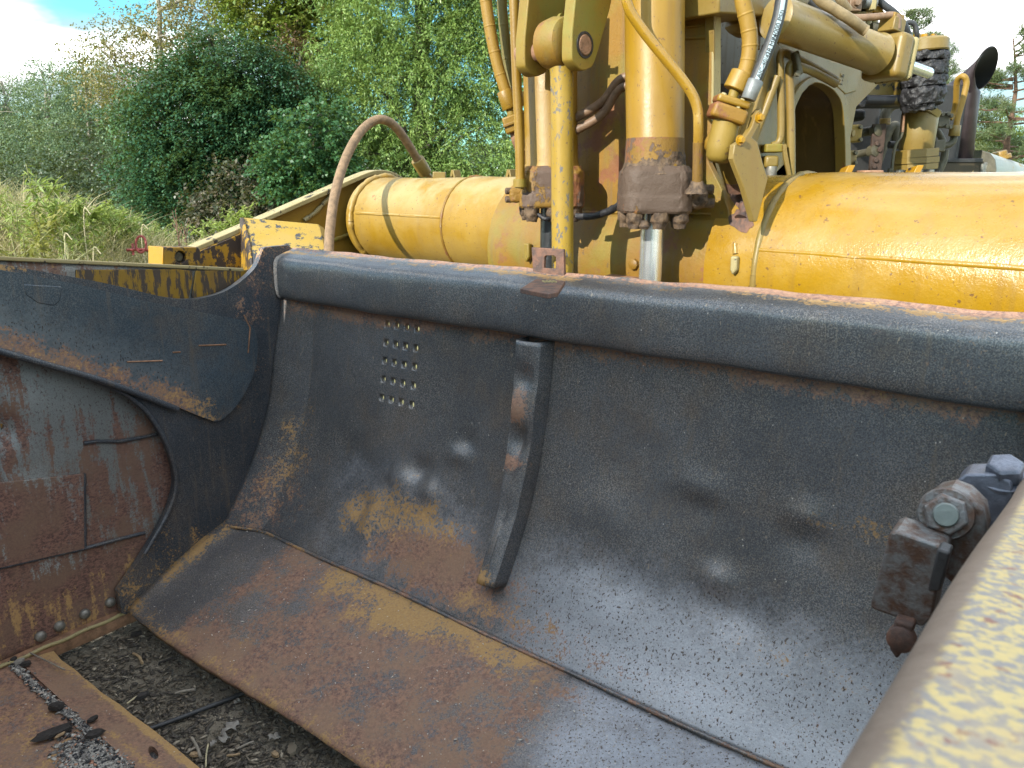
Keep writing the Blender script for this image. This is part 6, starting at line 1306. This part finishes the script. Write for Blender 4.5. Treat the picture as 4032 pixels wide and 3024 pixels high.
weed(230, 860, 7.3, .4, 'dry brownish weed low in the bank', seed=14, nl=60, L0=.12, W0=.03, spread=.15, branches=8, mat='weed')
for i, (px, py, D, ln) in enumerate([(368, 985, 6.6, .45), (255, 930, 6.8, .5), (560, 890, 8.6, .4), (330, 830, 7.4, .5)]):
    top = P(px, py, D); b = Vector((top.x + .06, top.y, float(terrain(top.x, top.y)))); t = MB().tube(crv([b, b.lerp(top, .6) - Vector((.05, 0, 0)), top, top + Vector((.06, 0, -.03))], 5), .005, 6).build('straw_stalk', M['straw'], None, 60)
    tag(t, ['pale bent straw stalk in front of the bank', 'upright pale straw stalk low on the bank', 'straw stalk with drooping tip near the red frame', 'pale stalk beside the yellowing weed'][i], 'grass stalk', 'straw stalks on the bank')
rm = thing('red_metal_frame', 'small faded red metal hoop lying in the dry grass', 'scrap metal', P(540, 985, 8.3))
c = P(555, 962, 8.3); MB().tube([c + Vector((.055 * math.cos(a), .02 * math.sin(a), .085 * math.sin(a))) for a in np.linspace(0, 2 * math.pi, 24)], .013, 8).build('hoop', M['red'], rm, 60)
MB().tube([P(500, 985, 8.3), P(540, 982, 8.3), P(585, 985, 8.3)], .016, 8).build('bar', M['red'], rm, 60); MB().tube([P(525, 1005, 8.3), P(522, 960, 8.35)], .014, 8).build('bar', M['red'], rm, 60)

# ================================================================== LITTER on the ground and on the bowl's floor
M['chip_dark'] = plain('dark_bark_chip', (0.035, 0.030, 0.027), .8, var=.4, scale=60, bump=.6); M['chip_tan'] = plain('tan_wood_chip', (0.36, 0.25, 0.14), .75, var=.35, scale=50, bump=.5)
M['stone'] = NB('mixed_stones'); n = M['stone']; isl = n.island()
c = n.mix(n.step(isl, .25, .3), (0.030, 0.032, 0.036), (0.20, 0.19, 0.175)); c = n.mix(n.step(isl, .72, .74), c, (0.42, 0.40, 0.36)); c = n.mix(n.step(isl, .93, .94), c, (0.42, 0.22, 0.14)); M['stone'] = n.out(c, .7)
M['twig'] = plain('grey_twig', (0.27, 0.235, 0.19), .8, var=.4, scale=40); M['leaf_dry'] = plain('dry_leaf', (0.27, 0.25, 0.22), .7, var=.35, scale=30)
n = NB('ground_litter'); isl = n.island(); c = n.mix(n.step(isl, .5, .55), (0.060, 0.050, 0.040), (0.15, 0.122, 0.088)); c = n.mix(n.step(isl, .93, .94), c, (0.34, 0.29, 0.22)); M['litter'] = n.out(c, .85)
def pebbles(rng, cs, r0, r1, mat, name, flat=.6, elong=1.0):
    """stones or chips: squashed, jittered octahedra-like lumps, 14 triangles each or so"""
    base = np.array([[1, 0, 0], [.5, .87, .1], [-.5, .87, -.1], [-1, 0, 0], [-.5, -.87, .1], [.5, -.87, -.1], [0, 0, 1], [0, 0, -1]], float); tri = np.array([[i, (i + 1) % 6, 6] for i in range(6)] + [[(i + 1) % 6, i, 7] for i in range(6)])
    m = len(cs); r = r0 + (r1 - r0) * rng.random(m) ** 2.2; B = base[None] * (1 + rng.normal(0, .16, (m, 8, 1))); B = B * np.stack([r * (1 + elong * rng.random(m)), r * (.7 + .3 * rng.random(m)), r * flat * (.5 + .5 * rng.random(m))], 1)[:, None]
    a = rng.uniform(0, 6.283, m); ca, sa = np.cos(a)[:, None], np.sin(a)[:, None]; X = B[..., 0] * ca - B[..., 1] * sa; Y = B[..., 0] * sa + B[..., 1] * ca; tl_ = rng.normal(0, .25, (m, 1))
    Zz = B[..., 2] + X * tl_; V = np.stack([X, Y, Zz], -1) + cs[:, None]; T = (tri[None] + (np.arange(m) * 8)[:, None, None]).reshape(-1, 3); return np_mesh(name, V.reshape(-1, 3), T, mat)
A0 = np.array(AO); ex_, ey_ = np.array(EX), np.array(EY)
def ap_np(t, s, z): return A0[None] + ex_[None] * t[:, None] + ey_[None] * s[:, None] + np.array([0, 0, 1.0])[None] * z[:, None]
rng = np.random.default_rng(21)
# gravel in the groove (a thin line) and a heap at its end
m = 1500; t = rng.uniform(-.05, .66, m); s = 1.412 + rng.normal(0, .007, m) + .006 * np.sin(t * 9); g1 = ap_np(t, s, np.full(m, ZF + .004) + rng.random(m) * .004)
m = 5200; r = np.sqrt(rng.random(m)); a = rng.uniform(0, 6.283, m); t = 0.88 + .30 * r * np.cos(a) + .05 * rng.normal(size=m); s = 1.47 + .085 * r * np.sin(a) + (t - .88) * .03 + .012 * rng.normal(size=m); kp = s > 1.385; t, s, r = t[kp], s[kp], r[kp]; g2 = ap_np(t, s, ZF + .002 + .016 * (1 - r) * rng.random(len(t)))
tag(pebbles(rng, np.concatenate([g1, g2]), .0022, .0085, M['stone'], 'gravel', .7, .6), 'loose gravel and grit in the groove and heap on the bowl floor', kind='stuff')
n = NB('grit'); c = n.mix(n.noise(220, 3, .6), (0.16, 0.15, 0.135), (0.48, 0.46, 0.41)); c = n.mix(n.step(n.noise(130, 2), .6, .64), c, (.04, .04, .045)); n.bump(n.noise(240, 3), .004, .8); M['grit'] = n.out(c, .9)
mb = MB()
def bed(cx, cs_, rt, rs, h, nseg=30):
    out = [AP(cx, cs_, ZF + h)]
    for rr in (.5, .8, 1.0):
        for i in range(nseg):
            th = 2 * math.pi * i / nseg; jit = 1 + .18 * math.sin(th * 3 + cx * 9) + .09 * math.sin(th * 7); out.append(AP(cx + rt * rr * jit * math.cos(th), max(1.398, cs_ + rs * rr * jit * math.sin(th)), ZF + h * (1 - rr ** 2) - (.004 if rr == 1 else 0)))
    fs = [(0, 1 + i, 1 + (i + 1) % nseg) for i in range(nseg)]
    for k_ in (0, 1):
        for i in range(nseg): p_ = 1 + k_ * nseg; fs.append((p_ + i, p_ + nseg + i, p_ + nseg + (i + 1) % nseg, p_ + (i + 1) % nseg))
    mb.add(out, fs)
bed(.90, 1.478, .33, .085, .014); mb.prism([AP(tt, 1.412 + .006 * math.sin(tt * 9) - .011, ZF + .001) for tt in np.linspace(-.05, .66, 20)] + [AP(tt, 1.412 + .006 * math.sin(tt * 9) + .011, ZF + .001) for tt in np.linspace(.66, -.05, 20)], Z * .004)
tag(mb.build('grit_bed', M['grit'], None, 50), 'pale grit bed under the gravel on the bowl floor', kind='stuff')
def chip(px, py, z, lpx, wpx, ang_, label, mat, hgt=.4, seed=0, cat='wood chip', group='wood chips on the bowl floor', name='bark_chip'):
    rd = random.Random(seed); d = ray(px, py); q = CAM + d * ((z - H) / d.z); k = px_size(1, (q - CAM).length); L_, W_ = lpx * k / 2, wpx * k / 2; ca, sa = math.cos(ang_), math.sin(ang_); mb = MB(); vs = []; n_ = 10
    for lv_, hz in ((1.0, 0.0), (.92, hgt), (.6, hgt * 1.25)):
        for i in range(n_):
            th = 2 * math.pi * i / n_; rj = 1 + rd.uniform(-.2, .2); x, y = L_ * lv_ * rj * math.cos(th), W_ * lv_ * rj * math.sin(th); vs.append(q + Vector((x * ca - y * sa, x * sa + y * ca, hz * W_ * (1 + .3 * rd.random()) + abs(x) * .06)))
    fs = [[l * n_ + i, l * n_ + (i + 1) % n_, (l + 1) * n_ + (i + 1) % n_, (l + 1) * n_ + i] for l in range(2) for i in range(n_)] + [list(range(n_)), list(range(2 * n_, 3 * n_))]
    mb.add(vs, fs); return tag(mb.build(name, mat, None, 25), label, cat, group)
zf = ZF + .012
chip(212, 2890, zf, 120, 42, .62, 'largest black bark chip on the left side of the gravel heap', M['chip_dark'], .5, 1); chip(372, 2893, zf, 60, 34, .5, 'black bark chip in the middle of the gravel heap', M['chip_dark'], .5, 2)
chip(226, 2788, zf, 48, 30, .2, 'black bark lump where the groove meets the gravel heap', M['chip_dark'], .8, 3); chip(236, 2896, zf + .004, 38, 15, 1.2, 'small tan wood splinter beside the largest bark chip', M['chip_tan'], .4, 4)
chip(366, 2835, zf, 34, 24, .9, 'black bark chip at the top of the gravel heap', M['chip_dark'], .6, 5); chip(104, 2618, zf, 28, 22, .3, 'black chip in the upper groove beside a pale stone', M['chip_dark'], .8, 6)
chip(75, 2610, zf, 34, 20, .9, 'pale blue grey stone in the upper groove', M['leaf_dry'], .8, 7, 'stone', None, 'pale_stone'); chip(55, 2600, zf, 22, 18, .9, 'black chip left of the pale stone in the groove', M['chip_dark'], .8, 8)
q1, q2, q3 = [ (lambda d, z: CAM + d * ((z - H) / d.z))(ray(x, y), ZF + .014) for x, y in ((-20, 2545), (90, 2560), (255, 2637))]
tag(MB().tube(crv([q1, q2, q3], 6), [.003] * 13, 6).build('twig', M['twig'], None, 60), 'long thin stalk lying across the groove on the bowl floor', 'twig')
# ground litter seen under the lip
def gpt(px, py, z=.008): d = ray(px, py); return CAM + d * ((z - H) / d.z)
m = 9000; px = rng.uniform(120, 1500, m); py = rng.uniform(2380, 3060, m); cs = np.array([list(gpt(a, b, .003)) for a, b in zip(px, py)]); 
tag(pebbles(rng, cs, .0015, .010, M['litter'], 'ground_litter', .35, 2.2), 'crumbs of bark, grit and straw on the bare earth', kind='stuff')
tw = [((525, 2573), (560, 2612), 9, 'short stout tan twig on the earth under the apron lip', 'chip_tan'), ((755, 2905), (790, 2985), 9, 'grey twig standing out among chips at the bottom of the ground patch', 'twig'), ((735, 2965), (775, 2940), 7, 'short grey twig crossing the upright one', 'twig'), ((895, 2975), (945, 2968), 8, 'pale twig lying level near the bottom edge', 'chip_tan'),
      ((625, 2610), (680, 2590), 7, 'thin dark twig in the middle of the ground patch', 'chip_dark'), ((690, 2730), (770, 2715), 9, 'weathered grey stick near the black cable', 'twig'), ((500, 2770), (560, 2730), 5, 'thin straw left of the grey stick', 'straw'), ((820, 2930), (810, 3020), 5, 'thin upright straw near the bottom edge', 'straw'), ((930, 2950), (1000, 2920), 7, 'grey twig pointing at the lip near the pale leaf', 'twig')]
for a, b, r, lab, mt in tw:
    p0, p1 = gpt(*a, .010), gpt(*b, .014); k = px_size(1, (p0 - CAM).length); rd = random.Random(a[0]); tag(MB().tube(crv([p0, p0.lerp(p1, .5) + Vector((rd.uniform(-.006, .006), rd.uniform(-.006, .006), .003)), p1], 4), r * k * .55, 7).build('twig', M[mt], None, 40), lab, 'twig', 'twigs on the earth under the lip')
def dry_leaf(px, py, w, label, seed, mat='leaf_dry'):
    rd = random.Random(seed); c = gpt(px, py, .012); k = px_size(1, (c - CAM).length); n_ = 12; vs = [c + Z * .004]
    for i in range(n_):
        th = 2 * math.pi * i / n_; r = w * k / 2 * (.65 + .5 * rd.random()) * (1.3 if i % n_ in (0, 6) else .8); vs.append(c + Vector((r * math.cos(th + seed), r * math.sin(th + seed), .004 + .016 * rd.random())))
    o = MB().add(vs, [(0, 1 + i, 1 + (i + 1) % n_) for i in range(n_)]).build('dry_leaf', M[mat], None, 60); s_ = o.modifiers.new('t', 'SOLIDIFY'); s_.thickness = .0012; tag(o, label, 'leaf', 'dry leaves on the earth under the lip')
dry_leaf(910, 2870, 66, 'largest curled pale dry leaf near the lip', 1); dry_leaf(885, 2915, 50, 'grey dry leaf just below the largest one', 2); dry_leaf(1078, 2910, 46, 'grey dry leaf nearest the lip', 3); dry_leaf(935, 2770, 26, 'small curled leaf above the largest one', 4); dry_leaf(842, 2935, 34, 'small pale leaf left of the grey one', 5)
for i, (px, py, w_, lab) in enumerate([(765, 2975, 34, 'tan chip beside the upright grey twig'), (540, 2500, 40, 'dark square chip high on the ground patch'), (560, 2745, 46, 'dark bark piece in the left of the ground patch'), (935, 2945, 24, 'small reddish chip near the level twig'), (1150, 2960, 60, 'clod of earth under the lip at the right'), (345, 2535, 26, 'pale chip beside the side cutting edge'), (1085, 2975, 36, 'rounded tan stone below the nearest leaf'), (935, 2915, 22, 'small round grey pebble right of the leaves')]):
    chip(px, py, .006, w_, w_ * .6, .4 * i, lab, M['chip_tan'] if i in (0, 6) else M['chip_dark'] if i in (1, 2) else M['litter'], .7, 30 + i, 'chip', 'chips on the earth under the lip', 'earth_chip')
cb = crv([gpt(560, 2880, .012), gpt(700, 2830, .014), gpt(850, 2772, .014), gpt(920, 2745, .014), gpt(1050, 2690, .014)], 6)
tag(MB().tube(cb, .0085, 10).build('black_rod', M['hose_black'], None, 60), 'thin black rod lying on the earth below the apron lip', 'rod')
# pale crumbs scattered over the rusty lip and floor
m = 420; t = rng.uniform(.1, 2.7, m); u = rng.random(m); cs = ap_np(t, .44 + .53 * u, .328 - .205 * u + .012 * np.sin(np.pi * u) + .004); m2 = 160; t2 = rng.uniform(0, 1.6, m2); s2 = rng.uniform(1.45, 2.0, m2); cs = np.concatenate([cs, ap_np(t2, s2, np.full(m2, ZF + .006))])
n = NB('pale_crumbs'); M['crumb'] = n.out((.62, .58, .52), .8); tag(pebbles(rng, cs, .0010, .0030, M['crumb'], 'pale_crumbs', .5, 1.6), 'pale crumbs sprinkled over the rusty plates', kind='stuff')
